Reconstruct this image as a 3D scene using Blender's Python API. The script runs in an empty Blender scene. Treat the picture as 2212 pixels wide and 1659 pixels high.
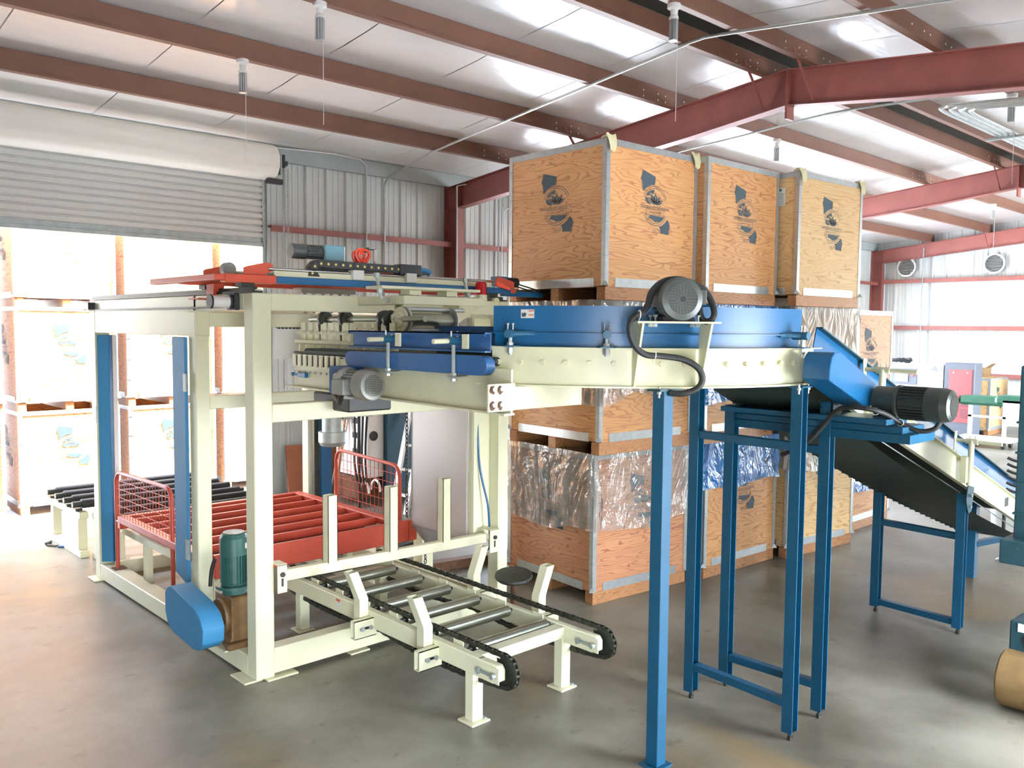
import bpy, bmesh, math, random
from mathutils import Vector, Matrix, noise
random.seed(7)
PI = math.pi
sc = bpy.context.scene
C = sc.collection
# ---------------------------------------------------------------- camera
cam = bpy.data.objects.new('camera', bpy.data.cameras.new('camera'))
C.objects.link(cam); sc.camera = cam
cam.data.sensor_width = 36.0
cam.data.lens = 1853.0 / 2212.0 * 36.0
cam.data.clip_start = 0.05; cam.data.clip_end = 300
_XD = Vector((0.730266021, -0.039016229, 0.682047852)); _YD = Vector((-0.68310339, -0.054879262, 0.72825684))
_ZD = Vector((0.009016447, -0.997730425, -0.066728579))       # world axes in camera coords (x right, y down, z forward)
_m = Matrix(((_XD.x, -_XD.y, -_XD.z), (_YD.x, -_YD.y, -_YD.z), (_ZD.x, -_ZD.y, -_ZD.z))).to_4x4()
_m.translation = Vector((0, 0, 2.2))
cam.matrix_world = _m
# ---------------------------------------------------------------- world, sun, exposure
w = bpy.data.worlds.new('world'); sc.world = w; w.use_nodes = True
nt = w.node_tree
bg = nt.nodes['Background']
sky = nt.nodes.new('ShaderNodeTexSky'); sky.sky_type = 'NISHITA'; sky.sun_disc = False
sky.sun_elevation = math.radians(70); sky.sun_rotation = math.radians(170); sky.air_density = 1.0; sky.dust_density = 2.5
bg.inputs['Strength'].default_value = SKY_STRENGTH = 6.0
hsn = nt.nodes.new('ShaderNodeHueSaturation'); hsn.inputs['Saturation'].default_value = .55
nt.links.new(sky.outputs[0], hsn.inputs['Color']); nt.links.new(hsn.outputs[0], bg.inputs['Color'])
sd = bpy.data.lights.new('sun', 'SUN'); sd.energy = 140.0; sd.angle = math.radians(0.6); sd.color = (1, 1, 1)
sun = bpy.data.objects.new('sun', sd); C.objects.link(sun)
sun.rotation_euler = Vector((-0.80, .16, -1.0)).to_track_quat('-Z', 'Y').to_euler()   # light travels toward +Y and down
sun.location = (3, -8, 12)
def portal(name, loc, rot, sx, sy):
    l = bpy.data.lights.new(name, 'AREA'); l.shape = 'RECTANGLE'; l.size = sx; l.size_y = sy
    l.cycles.is_portal = True
    o = bpy.data.objects.new(name, l); C.objects.link(o); o.location = loc; o.rotation_euler = rot
portal('door_portal', (3.05, 9.9, 1.57), (PI/2, 0, PI), 3.9, 3.1)
portal('door_portal', (11.6, 9.9, 1.9), (PI/2, 0, PI), 4.4, 3.8)
portal('door_portal', (5.2, -0.95, 1.25), (PI/2, 0, 0), 2.0, 2.5)
portal('door_portal', (0.0, -0.95, 1.25), (PI/2, 0, 0), 1.8, 2.5)
portal('door_portal', (17.9, -0.95, 1.8), (PI/2, 0, 0), 5.2, 3.6)
portal('door_portal', (17.4, 9.9, 1.95), (PI/2, 0, 0), 4.2, 3.9)
# portals face into the building
for o in [o for o in C.objects if o.name.startswith('door_portal')]:
    d = Vector((0, -1, 0)) if o.location.y > 5 else Vector((0, 1, 0))
    o.rotation_euler = d.to_track_quat('-Z', 'Z').to_euler()
vs = sc.view_settings
vs.view_transform = 'Standard'; vs.look = 'None'; vs.gamma = 1.0; vs.use_curve_mapping = False
vs.exposure = 0.5
cy = sc.cycles
cy.max_bounces = 9; cy.diffuse_bounces = 6; cy.glossy_bounces = 4; cy.transmission_bounces = 6; cy.transparent_max_bounces = 16
cy.caustics_reflective = False; cy.caustics_refractive = False; cy.sample_clamp_indirect = 6.0

# ---------------------------------------------------------------- materials
def lin(h):
    h = h.lstrip('#'); out = []
    for i in (0, 2, 4):
        c = int(h[i:i+2], 16) / 255
        out.append(c/12.92 if c <= .04045 else ((c+.055)/1.055)**2.4)
    return (*out, 1)
def mat(name, col, rough=.5, metal=0.0, var=.0, scale=6.0, bump=0.0, bscale=60.0, spec=.5, wear=None, wthr=.68, wscale=14, stretch=None):
    m = bpy.data.materials.new(name); m.use_nodes = True
    n = m.node_tree; b = n.nodes['Principled BSDF']
    c = lin(col) if isinstance(col, str) else (*col, 1)
    b.inputs['Base Color'].default_value = c
    b.inputs['Roughness'].default_value = rough; b.inputs['Metallic'].default_value = metal
    b.inputs['Specular IOR Level'].default_value = spec
    tc = None
    if var or wear or bump:
        tc = n.nodes.new('ShaderNodeTexCoord'); src = tc.outputs['Object']
        if stretch:
            mp = n.nodes.new('ShaderNodeMapping'); mp.inputs['Scale'].default_value = stretch
            n.links.new(src, mp.inputs[0]); src = mp.outputs[0]
    cur = None
    if var:
        ns = n.nodes.new('ShaderNodeTexNoise'); ns.inputs['Scale'].default_value = scale; ns.inputs['Detail'].default_value = 5
        n.links.new(src, ns.inputs['Vector'])
        rp = n.nodes.new('ShaderNodeValToRGB')
        rp.color_ramp.elements[0].position = .3; rp.color_ramp.elements[1].position = .7
        rp.color_ramp.elements[0].color = tuple(max(0, x*(1-var)) for x in c[:3]) + (1,)
        rp.color_ramp.elements[1].color = tuple(min(1, x*(1+var*.6)) for x in c[:3]) + (1,)
        n.links.new(ns.outputs['Fac'], rp.inputs[0]); cur = rp.outputs[0]
        n.links.new(cur, b.inputs['Base Color'])
    if wear:
        ns = n.nodes.new('ShaderNodeTexNoise'); ns.inputs['Scale'].default_value = wscale; ns.inputs['Detail'].default_value = 8; ns.inputs['Roughness'].default_value = .65
        n.links.new(src, ns.inputs['Vector'])
        rp = n.nodes.new('ShaderNodeValToRGB'); rp.color_ramp.elements[0].position = wthr; rp.color_ramp.elements[1].position = wthr+.06
        n.links.new(ns.outputs['Fac'], rp.inputs[0])
        mx = n.nodes.new('ShaderNodeMix'); mx.data_type = 'RGBA'
        n.links.new(rp.outputs[0], mx.inputs[0])
        if cur: n.links.new(cur, mx.inputs[6])
        else: mx.inputs[6].default_value = c
        mx.inputs[7].default_value = lin(wear)
        n.links.new(mx.outputs[2], b.inputs['Base Color'])
    if bump:
        ns = n.nodes.new('ShaderNodeTexNoise'); ns.inputs['Scale'].default_value = bscale; ns.inputs['Detail'].default_value = 4
        n.links.new(src, ns.inputs['Vector'])
        bp = n.nodes.new('ShaderNodeBump'); bp.inputs['Strength'].default_value = bump; bp.inputs['Distance'].default_value = .01
        n.links.new(ns.outputs['Fac'], bp.inputs['Height']); n.links.new(bp.outputs[0], b.inputs['Normal'])
    return m
M = {}
M['cream'] = mat('cream_paint', '#DDDBBC', .38, var=.04, scale=4, wear='#8f8160', wthr=.77, wscale=11)
M['creamd'] = mat('cream_paint_worn', '#D5D1B2', .45, var=.07, scale=7, wear='#6e5f45', wthr=.72, wscale=16)
M['blue'] = mat('blue_paint', '#08507C', .36, var=.10, scale=5, wear='#3d4b4e', wthr=.75)
M['blue2'] = mat('blue_paint_leg', '#0A4A68', .42, var=.14, scale=6, wear='#5a4630', wthr=.71, wscale=9)
M['navy'] = mat('dark_blue_paint', '#2A5586', .4, var=.08, scale=5)
M['skyblue'] = mat('light_blue_paint', '#327AA6', .6, var=.07, scale=5)
M['red'] = mat('orange_red_paint', '#B8452F', .42, var=.12, scale=6)
M['brick'] = mat('red_primer', '#7F443D', .55, var=.16, scale=3, wear='#6d3a33', wthr=.7)
M['brickp'] = mat('purlin_primer_backlit', '#63402F', .6, var=.16, scale=2.5)  # brown darkened to stand in for the backlit look of the purlins
M['chrome'] = mat('chrome', '#C9CBC8', .16, 1.0)
M['steel'] = mat('zinc_roller_steel', '#A6A899', .28, .95, var=.08, scale=8)
M['galv'] = mat('galvanised_steel', '#BCC1C0', .38, .75, var=.12, scale=18)
M['galvd'] = mat('dull_zinc', '#A4ADAA', .5, .5, var=.15, scale=12)
M['silver'] = mat('aluminium_motor', '#9A9B96', .4, .6, var=.08)
M['black'] = mat('black_plastic', '#1B1C1E', .45)
M['rubber'] = mat('black_rubber', '#191A1A', .6, bump=.2, bscale=150)
M['dark'] = mat('dark_steel', '#33352F', .5, .4, var=.2, scale=15)
M['chain'] = mat('oily_chain', '#3B3D33', .42, .5, var=.4, scale=40)
M['belt'] = mat('dark_green_belt', '#15241F', .6, var=.25, scale=9)
M['beltg'] = mat('green_belt', '#1E5A45', .5, var=.15, scale=9)
M['motor'] = mat('dark_grey_motor', '#474B48', .4, .1, var=.15, scale=20)
M['motorg'] = mat('green_motor', '#2C5751', .45, var=.15, scale=15, wear='#8c8c7c', wthr=.74)
M['olive'] = mat('olive_motor', '#2F3530', .38, .1, var=.12, scale=10)
M['brown'] = mat('brown_gearbox', '#705432', .5, var=.25, scale=15)
M['teal'] = mat('teal_paint', '#1B4049', .5, var=.2, scale=9, wear='#6b665a', wthr=.68)
M['clampblue'] = mat('steel_blue_paint', '#1E5470', .5, var=.15, scale=20)
M['tealc'] = mat('dark_teal_cabinet', '#204A5E', .5)
M['panel'] = mat('grey_sheet', '#AFA9A3', .35, .15, var=.05, scale=3)
M['wall'] = mat('wall_sheet', '#C6CDCB', .45, var=.07, scale=1.2, stretch=(3, 1, .6))
M['eave'] = mat('grey_eave', '#9AA3A1', .5, var=.1, scale=3)
M['white'] = mat('white_paint', '#E4E3DF', .45, var=.03)
M['slat'] = mat('door_slat', '#D4D5D1', .45, 0, var=.05, scale=2, stretch=(1, 1, 8))
M['coil'] = mat('door_coil', '#F2F1E8', .42, var=.05, scale=2, stretch=(.5, 6, 6))
M['hot'] = mat('orange_hose', '#E8543A', .4)
M['aqua'] = mat('aqua_gearbox', '#77A9B5', .45)
M['tin'] = mat('tan_wheel', '#80663F', .6, var=.2, scale=12)
M['paper'] = mat('white_label', '#DBDBD3', .6)
M['ink'] = mat('dark_ink', '#34434A', .7, var=.2, scale=30)
M['orangep'] = mat('orange_label', '#D2603A', .6)
M['yellow'] = mat('yellow_plug', '#DCC66B', .5)
M['foam'] = mat('pale_yellow_foam', '#DDD6A8', .8, bump=.5, bscale=40)
M['lumber'] = None
M['pink'] = mat('red_enamel', '#C24046', .35)
M['greyc'] = mat('slate_cabinet', '#505762', .45)
M['lav'] = mat('pale_grey_enamel', '#C9C9D2', .4)
M['screen'] = mat('control_screen', '#9FB4C4', .3)
M['plum'] = mat('plum_vinyl', '#7A3B62', .5)
M['rust'] = mat('rust_brown', '#5C3E28', .8, var=.4, scale=30)
M['pvc'] = mat('plywood_board', '#9A5B3A', .6, var=.15, scale=5)

def wood(name, base, dark, red, sc_=1.0):
    m = bpy.data.materials.new(name); m.use_nodes = True; n = m.node_tree; b = n.nodes['Principled BSDF']; L = n.links.new
    tc = n.nodes.new('ShaderNodeTexCoord'); oi = n.nodes.new('ShaderNodeObjectInfo')
    sc1 = n.nodes.new('ShaderNodeVectorMath'); sc1.operation = 'SCALE'; sc1.inputs['Scale'].default_value = 37.0
    cmb = n.nodes.new('ShaderNodeCombineXYZ')
    for k in range(3): L(oi.outputs['Random'], cmb.inputs[k])
    L(cmb.outputs[0], sc1.inputs[0])
    add = n.nodes.new('ShaderNodeVectorMath'); add.operation = 'ADD'
    L(tc.outputs['Object'], add.inputs[0]); L(sc1.outputs[0], add.inputs[1])
    # large warp
    mp = n.nodes.new('ShaderNodeMapping'); mp.inputs['Scale'].default_value = (.38*sc_, .38*sc_, 2.9*sc_); L(add.outputs[0], mp.inputs[0])
    n1 = n.nodes.new('ShaderNodeTexNoise'); n1.inputs['Scale'].default_value = 1.7; n1.inputs['Detail'].default_value = 3.0; n1.inputs['Roughness'].default_value = .5; n1.inputs['Distortion'].default_value = .25
    L(mp.outputs[0], n1.inputs['Vector'])
    mul = n.nodes.new('ShaderNodeMath'); mul.operation = 'MULTIPLY'; mul.inputs[1].default_value = 24.0; L(n1.outputs['Fac'], mul.inputs[0])
    fr = n.nodes.new('ShaderNodeMath'); fr.operation = 'FRACT'; L(mul.outputs[0], fr.inputs[0])
    rp = n.nodes.new('ShaderNodeValToRGB'); e = rp.color_ramp.elements
    e[0].position = 0.0; e[0].color = lin(base); e[1].position = 1.0; e[1].color = lin(base)
    x = e.new(.55); x.color = lin(base); x = e.new(.80); x.color = lin(red); x = e.new(.93); x.color = lin(dark); x = e.new(.965); x.color = lin(base)
    L(fr.outputs[0], rp.inputs[0])
    # broad tint
    n2 = n.nodes.new('ShaderNodeTexNoise'); n2.inputs['Scale'].default_value = 2.3; n2.inputs['Detail'].default_value = 6; L(add.outputs[0], n2.inputs['Vector'])
    mx = n.nodes.new('ShaderNodeMix'); mx.data_type = 'RGBA'; mx.blend_type = 'MIX'
    r2 = n.nodes.new('ShaderNodeValToRGB'); r2.color_ramp.elements[0].position = .35; r2.color_ramp.elements[1].position = .75
    r2.color_ramp.elements[0].color = (0, 0, 0, 1); r2.color_ramp.elements[1].color = (.45, .45, .45, 1)
    L(n2.outputs['Fac'], r2.inputs[0]); L(r2.outputs[0], mx.inputs[0]); L(rp.outputs[0], mx.inputs[6]); mx.inputs[7].default_value = lin(red)
    # knots
    vo = n.nodes.new('ShaderNodeTexVoronoi'); vo.inputs['Scale'].default_value = 5.5; L(add.outputs[0], vo.inputs['Vector'])
    r3 = n.nodes.new('ShaderNodeValToRGB'); r3.color_ramp.elements[0].position = .05; r3.color_ramp.elements[0].color = (.75, .75, .75, 1)
    r3.color_ramp.elements[1].position = .13; r3.color_ramp.elements[1].color = (0, 0, 0, 1); L(vo.outputs['Distance'], r3.inputs[0])
    mk = n.nodes.new('ShaderNodeMix'); mk.data_type = 'RGBA'; L(r3.outputs[0], mk.inputs[0]); L(mx.outputs[2], mk.inputs[6]); mk.inputs[7].default_value = lin(dark)
    # fine fibre
    mp2 = n.nodes.new('ShaderNodeMapping'); mp2.inputs['Scale'].default_value = (4, 4, 120); L(add.outputs[0], mp2.inputs[0])
    n3 = n.nodes.new('ShaderNodeTexNoise'); n3.inputs['Scale'].default_value = 2; L(mp2.outputs[0], n3.inputs['Vector'])
    hs = n.nodes.new('ShaderNodeHueSaturation'); L(mk.outputs[2], hs.inputs['Color'])
    mr = n.nodes.new('ShaderNodeMapRange'); mr.inputs[3].default_value = .86; mr.inputs[4].default_value = 1.12; L(n3.outputs['Fac'], mr.inputs[0]); L(mr.outputs[0], hs.inputs['Value'])
    L(hs.outputs[0], b.inputs['Base Color']); b.inputs['Roughness'].default_value = .55
    return m
M['ply'] = wood('plywood', '#C4925E', '#8C5A34', '#AD7547')
M['ply2'] = wood('pale_plywood', '#D3B07D', '#9C7745', '#C29A64')
M['ply3'] = wood('red_plywood', '#B5805A', '#794A2E', '#9C6546')
M['lumber'] = wood('lumber', '#A8774C', '#6F4527', '#8E5F3A', 2.0)

def plastic(name, col, dens, rough=.12, bs=5, gf=2.0):
    m = bpy.data.materials.new(name); m.use_nodes = True; n = m.node_tree; L = n.links.new
    b = n.nodes['Principled BSDF']; b.inputs['Base Color'].default_value = lin(col); b.inputs['Roughness'].default_value = rough
    b.inputs['Specular IOR Level'].default_value = .9
    tc = n.nodes.new('ShaderNodeTexCoord')
    mp = n.nodes.new('ShaderNodeMapping'); mp.inputs['Scale'].default_value = (1, 1, .45); mp.inputs['Rotation'].default_value = (.2, .3, .5); L(tc.outputs['Object'], mp.inputs[0])
    ns = n.nodes.new('ShaderNodeTexNoise'); ns.inputs['Scale'].default_value = bs; ns.inputs['Detail'].default_value = 3; ns.inputs['Distortion'].default_value = 2.5; L(mp.outputs[0], ns.inputs['Vector'])
    bp = n.nodes.new('ShaderNodeBump'); bp.inputs['Strength'].default_value = 1.0; bp.inputs['Distance'].default_value = .07
    L(ns.outputs['Fac'], bp.inputs['Height']); L(bp.outputs[0], b.inputs['Normal'])
    tr = n.nodes.new('ShaderNodeBsdfTransparent'); mx = n.nodes.new('ShaderNodeMixShader')
    gl = n.nodes.new('ShaderNodeBsdfGlossy'); gl.inputs['Roughness'].default_value = rough; L(bp.outputs[0], gl.inputs['Normal'])
    fz = n.nodes.new('ShaderNodeFresnel'); fz.inputs['IOR'].default_value = 1.5; L(bp.outputs[0], fz.inputs['Normal'])
    fm = n.nodes.new('ShaderNodeMath'); fm.operation = 'MULTIPLY'; fm.use_clamp = True; fm.inputs[1].default_value = gf; L(fz.outputs[0], fm.inputs[0])
    m2 = n.nodes.new('ShaderNodeMixShader'); L(fm.outputs[0], m2.inputs[0]); L(mx.outputs[0], m2.inputs[1]); L(gl.outputs[0], m2.inputs[2])
    rp = n.nodes.new('ShaderNodeValToRGB'); rp.color_ramp.elements[0].position = .3; rp.color_ramp.elements[1].position = .75
    rp.color_ramp.elements[0].color = (dens-.12,)*3+(1,); rp.color_ramp.elements[1].color = (min(1, dens+.12),)*3+(1,)
    L(ns.outputs['Fac'], rp.inputs[0]); L(rp.outputs[0], mx.inputs[0]); L(tr.outputs[0], mx.inputs[1]); L(b.outputs[0], mx.inputs[2])
    L(m2.outputs[0], n.nodes['Material Output'].inputs['Surface'])
    return m
M['clear'] = plastic('clear_sheeting', '#E6E2DA', .20, .10, 3.2)
M['milky'] = plastic('milky_sheeting', '#D8CFBC', .46, .38, 4, .7)
M['bluefilm'] = plastic('blue_sheeting', '#2E78BE', .84, .2, 4.5, 1.0)

def concrete():
    m = bpy.data.materials.new('polished_concrete'); m.use_nodes = True; n = m.node_tree; L = n.links.new; b = n.nodes['Principled BSDF']
    tc = n.nodes.new('ShaderNodeTexCoord')
    n1 = n.nodes.new('ShaderNodeTexNoise'); n1.inputs['Scale'].default_value = .8; n1.inputs['Detail'].default_value = 9; n1.inputs['Roughness'].default_value = .6; L(tc.outputs['Object'], n1.inputs['Vector'])
    rp = n.nodes.new('ShaderNodeValToRGB'); rp.color_ramp.elements[0].position = .38; rp.color_ramp.elements[1].position = .64
    rp.color_ramp.elements[0].color = lin('#545043'); rp.color_ramp.elements[1].color = lin('#878376'); L(n1.outputs['Fac'], rp.inputs[0])
    # rusty tan stains
    n2 = n.nodes.new('ShaderNodeTexNoise'); n2.inputs['Scale'].default_value = .55; n2.inputs['Detail'].default_value = 6; n2.inputs['Distortion'].default_value = .6
    mp = n.nodes.new('ShaderNodeMapping'); mp.inputs['Location'].default_value = (3.1, 7.7, 0); L(tc.outputs['Object'], mp.inputs[0]); L(mp.outputs[0], n2.inputs['Vector'])
    r2 = n.nodes.new('ShaderNodeValToRGB'); r2.color_ramp.elements[0].position = .55; r2.color_ramp.elements[1].position = .68
    r2.color_ramp.elements[1].color = (.5, .5, .5, 1); L(n2.outputs['Fac'], r2.inputs[0])
    mx = n.nodes.new('ShaderNodeMix'); mx.data_type = 'RGBA'; L(r2.outputs[0], mx.inputs[0]); L(rp.outputs[0], mx.inputs[6]); mx.inputs[7].default_value = lin('#8C7245')
    # dark specks
    n3 = n.nodes.new('ShaderNodeTexNoise'); n3.inputs['Scale'].default_value = 7; n3.inputs['Detail'].default_value = 5; L(tc.outputs['Object'], n3.inputs['Vector'])
    r3 = n.nodes.new('ShaderNodeValToRGB'); r3.color_ramp.elements[0].position = .64; r3.color_ramp.elements[1].position = .72; r3.color_ramp.elements[1].color = (.5, .5, .5, 1); L(n3.outputs['Fac'], r3.inputs[0])
    m3 = n.nodes.new('ShaderNodeMix'); m3.data_type = 'RGBA'; L(r3.outputs[0], m3.inputs[0]); L(mx.outputs[2], m3.inputs[6]); m3.inputs[7].default_value = lin('#4A453A')
    n4 = n.nodes.new('ShaderNodeTexNoise'); n4.inputs['Scale'].default_value = 90; L(tc.outputs['Object'], n4.inputs['Vector'])
    hs = n.nodes.new('ShaderNodeHueSaturation'); mr = n.nodes.new('ShaderNodeMapRange'); mr.inputs[3].default_value = .88; mr.inputs[4].default_value = 1.1
    L(n4.outputs['Fac'], mr.inputs[0]); L(mr.outputs[0], hs.inputs['Value']); L(m3.outputs[2], hs.inputs['Color']); L(hs.outputs[0], b.inputs['Base Color'])
    rr = n.nodes.new('ShaderNodeMapRange'); rr.inputs[3].default_value = .30; rr.inputs[4].default_value = .55; L(n1.outputs['Fac'], rr.inputs[0]); L(rr.outputs[0], b.inputs['Roughness'])
    bp = n.nodes.new('ShaderNodeBump'); bp.inputs['Strength'].default_value = .12; bp.inputs['Distance'].default_value = .01; L(n3.outputs['Fac'], bp.inputs['Height']); L(bp.outputs[0], b.inputs['Normal'])
    return m
M['concrete'] = concrete()
def vinyl():
    m = mat('ceiling_vinyl', '#E9E8E6', .24, .0, var=.04, scale=.8, spec=.8)
    n = m.node_tree; b = n.nodes['Principled BSDF']; L = n.links.new
    tc = n.nodes.new('ShaderNodeTexCoord'); ns = n.nodes.new('ShaderNodeTexNoise'); ns.inputs['Scale'].default_value = 2.2; ns.inputs['Detail'].default_value = 3
    mp = n.nodes.new('ShaderNodeMapping'); mp.inputs['Scale'].default_value = (.6, 1.6, 1); L(tc.outputs['Object'], mp.inputs[0]); L(mp.outputs[0], ns.inputs['Vector'])
    bp = n.nodes.new('ShaderNodeBump'); bp.inputs['Strength'].default_value = .35; bp.inputs['Distance'].default_value = .03; L(ns.outputs['Fac'], bp.inputs['Height']); L(bp.outputs[0], b.inputs['Normal'])
    return m
M['vinyl'] = vinyl()
M['ground'] = mat('outside_concrete', '#A9ADB1', .8, var=.1, scale=.7)

# ---------------------------------------------------------------- mesh helpers
ORG = {}
def org(o):
    p = Vector((0, 0, 0))
    while o is not None: p += o.location; o = o.parent
    return p
class MB:
    def __init__(s): s.bm = bmesh.new()
    def box(s, x0, y0, z0, x1, y1, z1):
        vs = [s.bm.verts.new(p) for p in ((x0,y0,z0),(x1,y0,z0),(x1,y1,z0),(x0,y1,z0),(x0,y0,z1),(x1,y0,z1),(x1,y1,z1),(x0,y1,z1))]
        for f in ((0,3,2,1),(4,5,6,7),(0,1,5,4),(1,2,6,5),(2,3,7,6),(3,0,4,7)): s.bm.faces.new([vs[i] for i in f])
        return s
    def bar(s, p, q, w, h, up=(0,0,1)):
        p, q = Vector(p), Vector(q); d = (q-p).normalized(); up = Vector(up)
        if abs(d.dot(up)) > .99: up = Vector((0, 1, 0))
        a = d.cross(up).normalized(); b = a.cross(d).normalized()
        vs = []
        for c in (p, q):
            for i, j in ((-1,-1),(1,-1),(1,1),(-1,1)): vs.append(s.bm.verts.new(c + a*(i*w/2) + b*(j*h/2)))
        for f in ((0,1,2,3),(7,6,5,4),(0,4,5,1),(1,5,6,2),(2,6,7,3),(3,7,4,0)): s.bm.faces.new([vs[i] for i in f])
        return s
    def cyl(s, p, q, r, n=16, r2=None, cap=True):
        p, q = Vector(p), Vector(q); r2 = r if r2 is None else r2
        d = (q-p).normalized(); up = Vector((0,0,1)) if abs(d.z) < .95 else Vector((1,0,0))
        a = d.cross(up).normalized(); b = a.cross(d)
        A = []; B = []
        for i in range(n):
            t = 2*PI*i/n; v = a*math.cos(t)+b*math.sin(t)
            A.append(s.bm.verts.new(p+v*r)); B.append(s.bm.verts.new(q+v*r2))
        for i in range(n):
            j = (i+1) % n; s.bm.faces.new((A[i], B[i], B[j], A[j]))
        if cap: s.bm.faces.new(A); s.bm.faces.new(B[::-1])
        return s
    def lathe(s, p, d, prof, n=24):      # prof: (dist along d, radius)
        p = Vector(p); d = Vector(d).normalized()
        for (t0, r0), (t1, r1) in zip(prof, prof[1:]):
            if abs(t1-t0) < 1e-6 and abs(r1-r0) < 1e-6: continue
            s._ring(p, d, t0, r0, t1, r1, n)
        return s
    def _ring(s, p, d, t0, r0, t1, r1, n):
        up = Vector((0,0,1)) if abs(d.z) < .95 else Vector((1,0,0)); a = d.cross(up).normalized(); b = a.cross(d)
        A = [s.bm.verts.new(p+d*t0+(a*math.cos(2*PI*i/n)+b*math.sin(2*PI*i/n))*max(r0,1e-5)) for i in range(n)]
        B = [s.bm.verts.new(p+d*t1+(a*math.cos(2*PI*i/n)+b*math.sin(2*PI*i/n))*max(r1,1e-5)) for i in range(n)]
        for i in range(n):
            j = (i+1) % n; s.bm.faces.new((A[i], B[i], B[j], A[j]))
    def tube(s, pts, r, n=8, closed=False):
        pts = [Vector(p) for p in pts]; N = len(pts); rings = []
        prev = None
        for i, p in enumerate(pts):
            if closed: d = pts[(i+1) % N]-pts[i-1]
            else: d = pts[min(i+1, N-1)]-pts[max(i-1, 0)]
            d.normalize()
            if prev is None:
                up = Vector((0,0,1)) if abs(d.z) < .9 else Vector((1,0,0)); a = d.cross(up).normalized()
            else:
                a = (prev - d*prev.dot(d)).normalized()
            prev = a; b = d.cross(a)
            rings.append([s.bm.verts.new(p+(a*math.cos(2*PI*k/n)+b*math.sin(2*PI*k/n))*r) for k in range(n)])
        rng = range(N) if closed else range(N-1)
        for i in rng:
            A, B = rings[i], rings[(i+1) % N]
            for k in range(n):
                j = (k+1) % n; s.bm.faces.new((A[k], A[j], B[j], B[k]))
        if not closed: s.bm.faces.new(rings[0][::-1]); s.bm.faces.new(rings[-1])
        return s
    def prism(s, pts, vec):
        vec = Vector(vec); A = [s.bm.verts.new(p) for p in pts]; B = [s.bm.verts.new(Vector(p)+vec) for p in pts]
        n = len(pts)
        s.bm.faces.new(A[::-1]); s.bm.faces.new(B)
        for i in range(n):
            j = (i+1) % n; s.bm.faces.new((A[i], A[j], B[j], B[i]))
        return s
    def quad(s, a, b, c, d):
        s.bm.faces.new([s.bm.verts.new(p) for p in (a, b, c, d)]); return s
    def arcband(s, c, r0, r1, z0, z1, a0, a1, n=36):       # solid curved bar about a vertical axis
        L = []
        for i in range(n+1):
            t = math.radians(a0+(a1-a0)*i/n); cx, sy = math.cos(t), math.sin(t)
            L.append([s.bm.verts.new((c[0]+r*cx, c[1]+r*sy, z)) for r, z in ((r0,z0),(r1,z0),(r1,z1),(r0,z1))])
        for A, B in zip(L, L[1:]):
            for k in range(4):
                j = (k+1) % 4; s.bm.faces.new((A[k], A[j], B[j], B[k]))
        s.bm.faces.new(L[0][::-1]); s.bm.faces.new(L[-1]); return s
    def build(s, name, m, parent=None, bevel=0, smooth=True, **tags):
        bm = s.bm
        bmesh.ops.recalc_face_normals(bm, faces=bm.faces)
        if bevel:
            bmesh.ops.bevel(bm, geom=[e for e in bm.edges if len(e.link_faces) == 2 and e.calc_face_angle(0) > .6], offset=bevel, segments=1, affect='EDGES')
        lo = Vector((min(v.co.x for v in bm.verts), min(v.co.y for v in bm.verts), min(v.co.z for v in bm.verts)))
        hi = Vector((max(v.co.x for v in bm.verts), max(v.co.y for v in bm.verts), max(v.co.z for v in bm.verts)))
        o_w = Vector(((lo.x+hi.x)/2, (lo.y+hi.y)/2, lo.z))
        bmesh.ops.translate(bm, verts=bm.verts, vec=-o_w)
        me = bpy.data.meshes.new(name); bm.to_mesh(me); bm.free()
        me.materials.append(M[m] if isinstance(m, str) else m)
        if smooth:
            me.polygons.foreach_set('use_smooth', [True]*len(me.polygons)); me.set_sharp_from_angle(angle=math.radians(32))
        o = bpy.data.objects.new(name, me); C.objects.link(o)
        if parent is not None: o.parent = parent
        o.location = o_w - (org(parent) if parent is not None else Vector((0,0,0)))
        for k, v in tags.items(): o[k] = v
        return o
def thing(name, label, cat, loc=(0,0,0), group=None):
    o = bpy.data.objects.new(name, None); C.objects.link(o); o.location = loc; o.empty_display_size = .1
    o['label'] = label; o['category'] = cat
    if group: o['group'] = group
    return o
def tag(o, label, cat, group=None):
    o['label'] = label; o['category'] = cat
    if group: o['group'] = group
    return o
def struct(name, loc=(0,0,0)):
    o = bpy.data.objects.new(name, None); C.objects.link(o); o.location = loc; o['kind'] = 'structure'; return o
def copy_tree(o, parent=None):
    c = o.copy(); C.objects.link(c)
    if parent is not None: c.parent = parent
    for ch in list(o.children): copy_tree(ch, c)
    return c
def arcpts(c, r, a0, a1, n, ax='xz'):
    out = []
    for i in range(n+1):
        t = math.radians(a0+(a1-a0)*i/n); u, v = r*math.cos(t), r*math.sin(t)
        out.append((c[0]+u, c[1], c[2]+v) if ax == 'xz' else (c[0], c[1]+u, c[2]+v) if ax == 'yz' else (c[0]+u, c[1]+v, c[2]))
    return out
def smooth_path(pts, k=6):
    P = [Vector(p) for p in pts]; out = []
    for i in range(len(P)-1):
        p0 = P[max(i-1, 0)]; p1 = P[i]; p2 = P[i+1]; p3 = P[min(i+2, len(P)-1)]
        for j in range(k):
            t = j/k
            out.append(.5*((2*p1)+(-p0+p2)*t+(2*p0-5*p1+4*p2-p3)*t*t+(-p0+3*p1-3*p2+p3)*t**3))
    out.append(P[-1]); return out
_fontcache = {}
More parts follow.
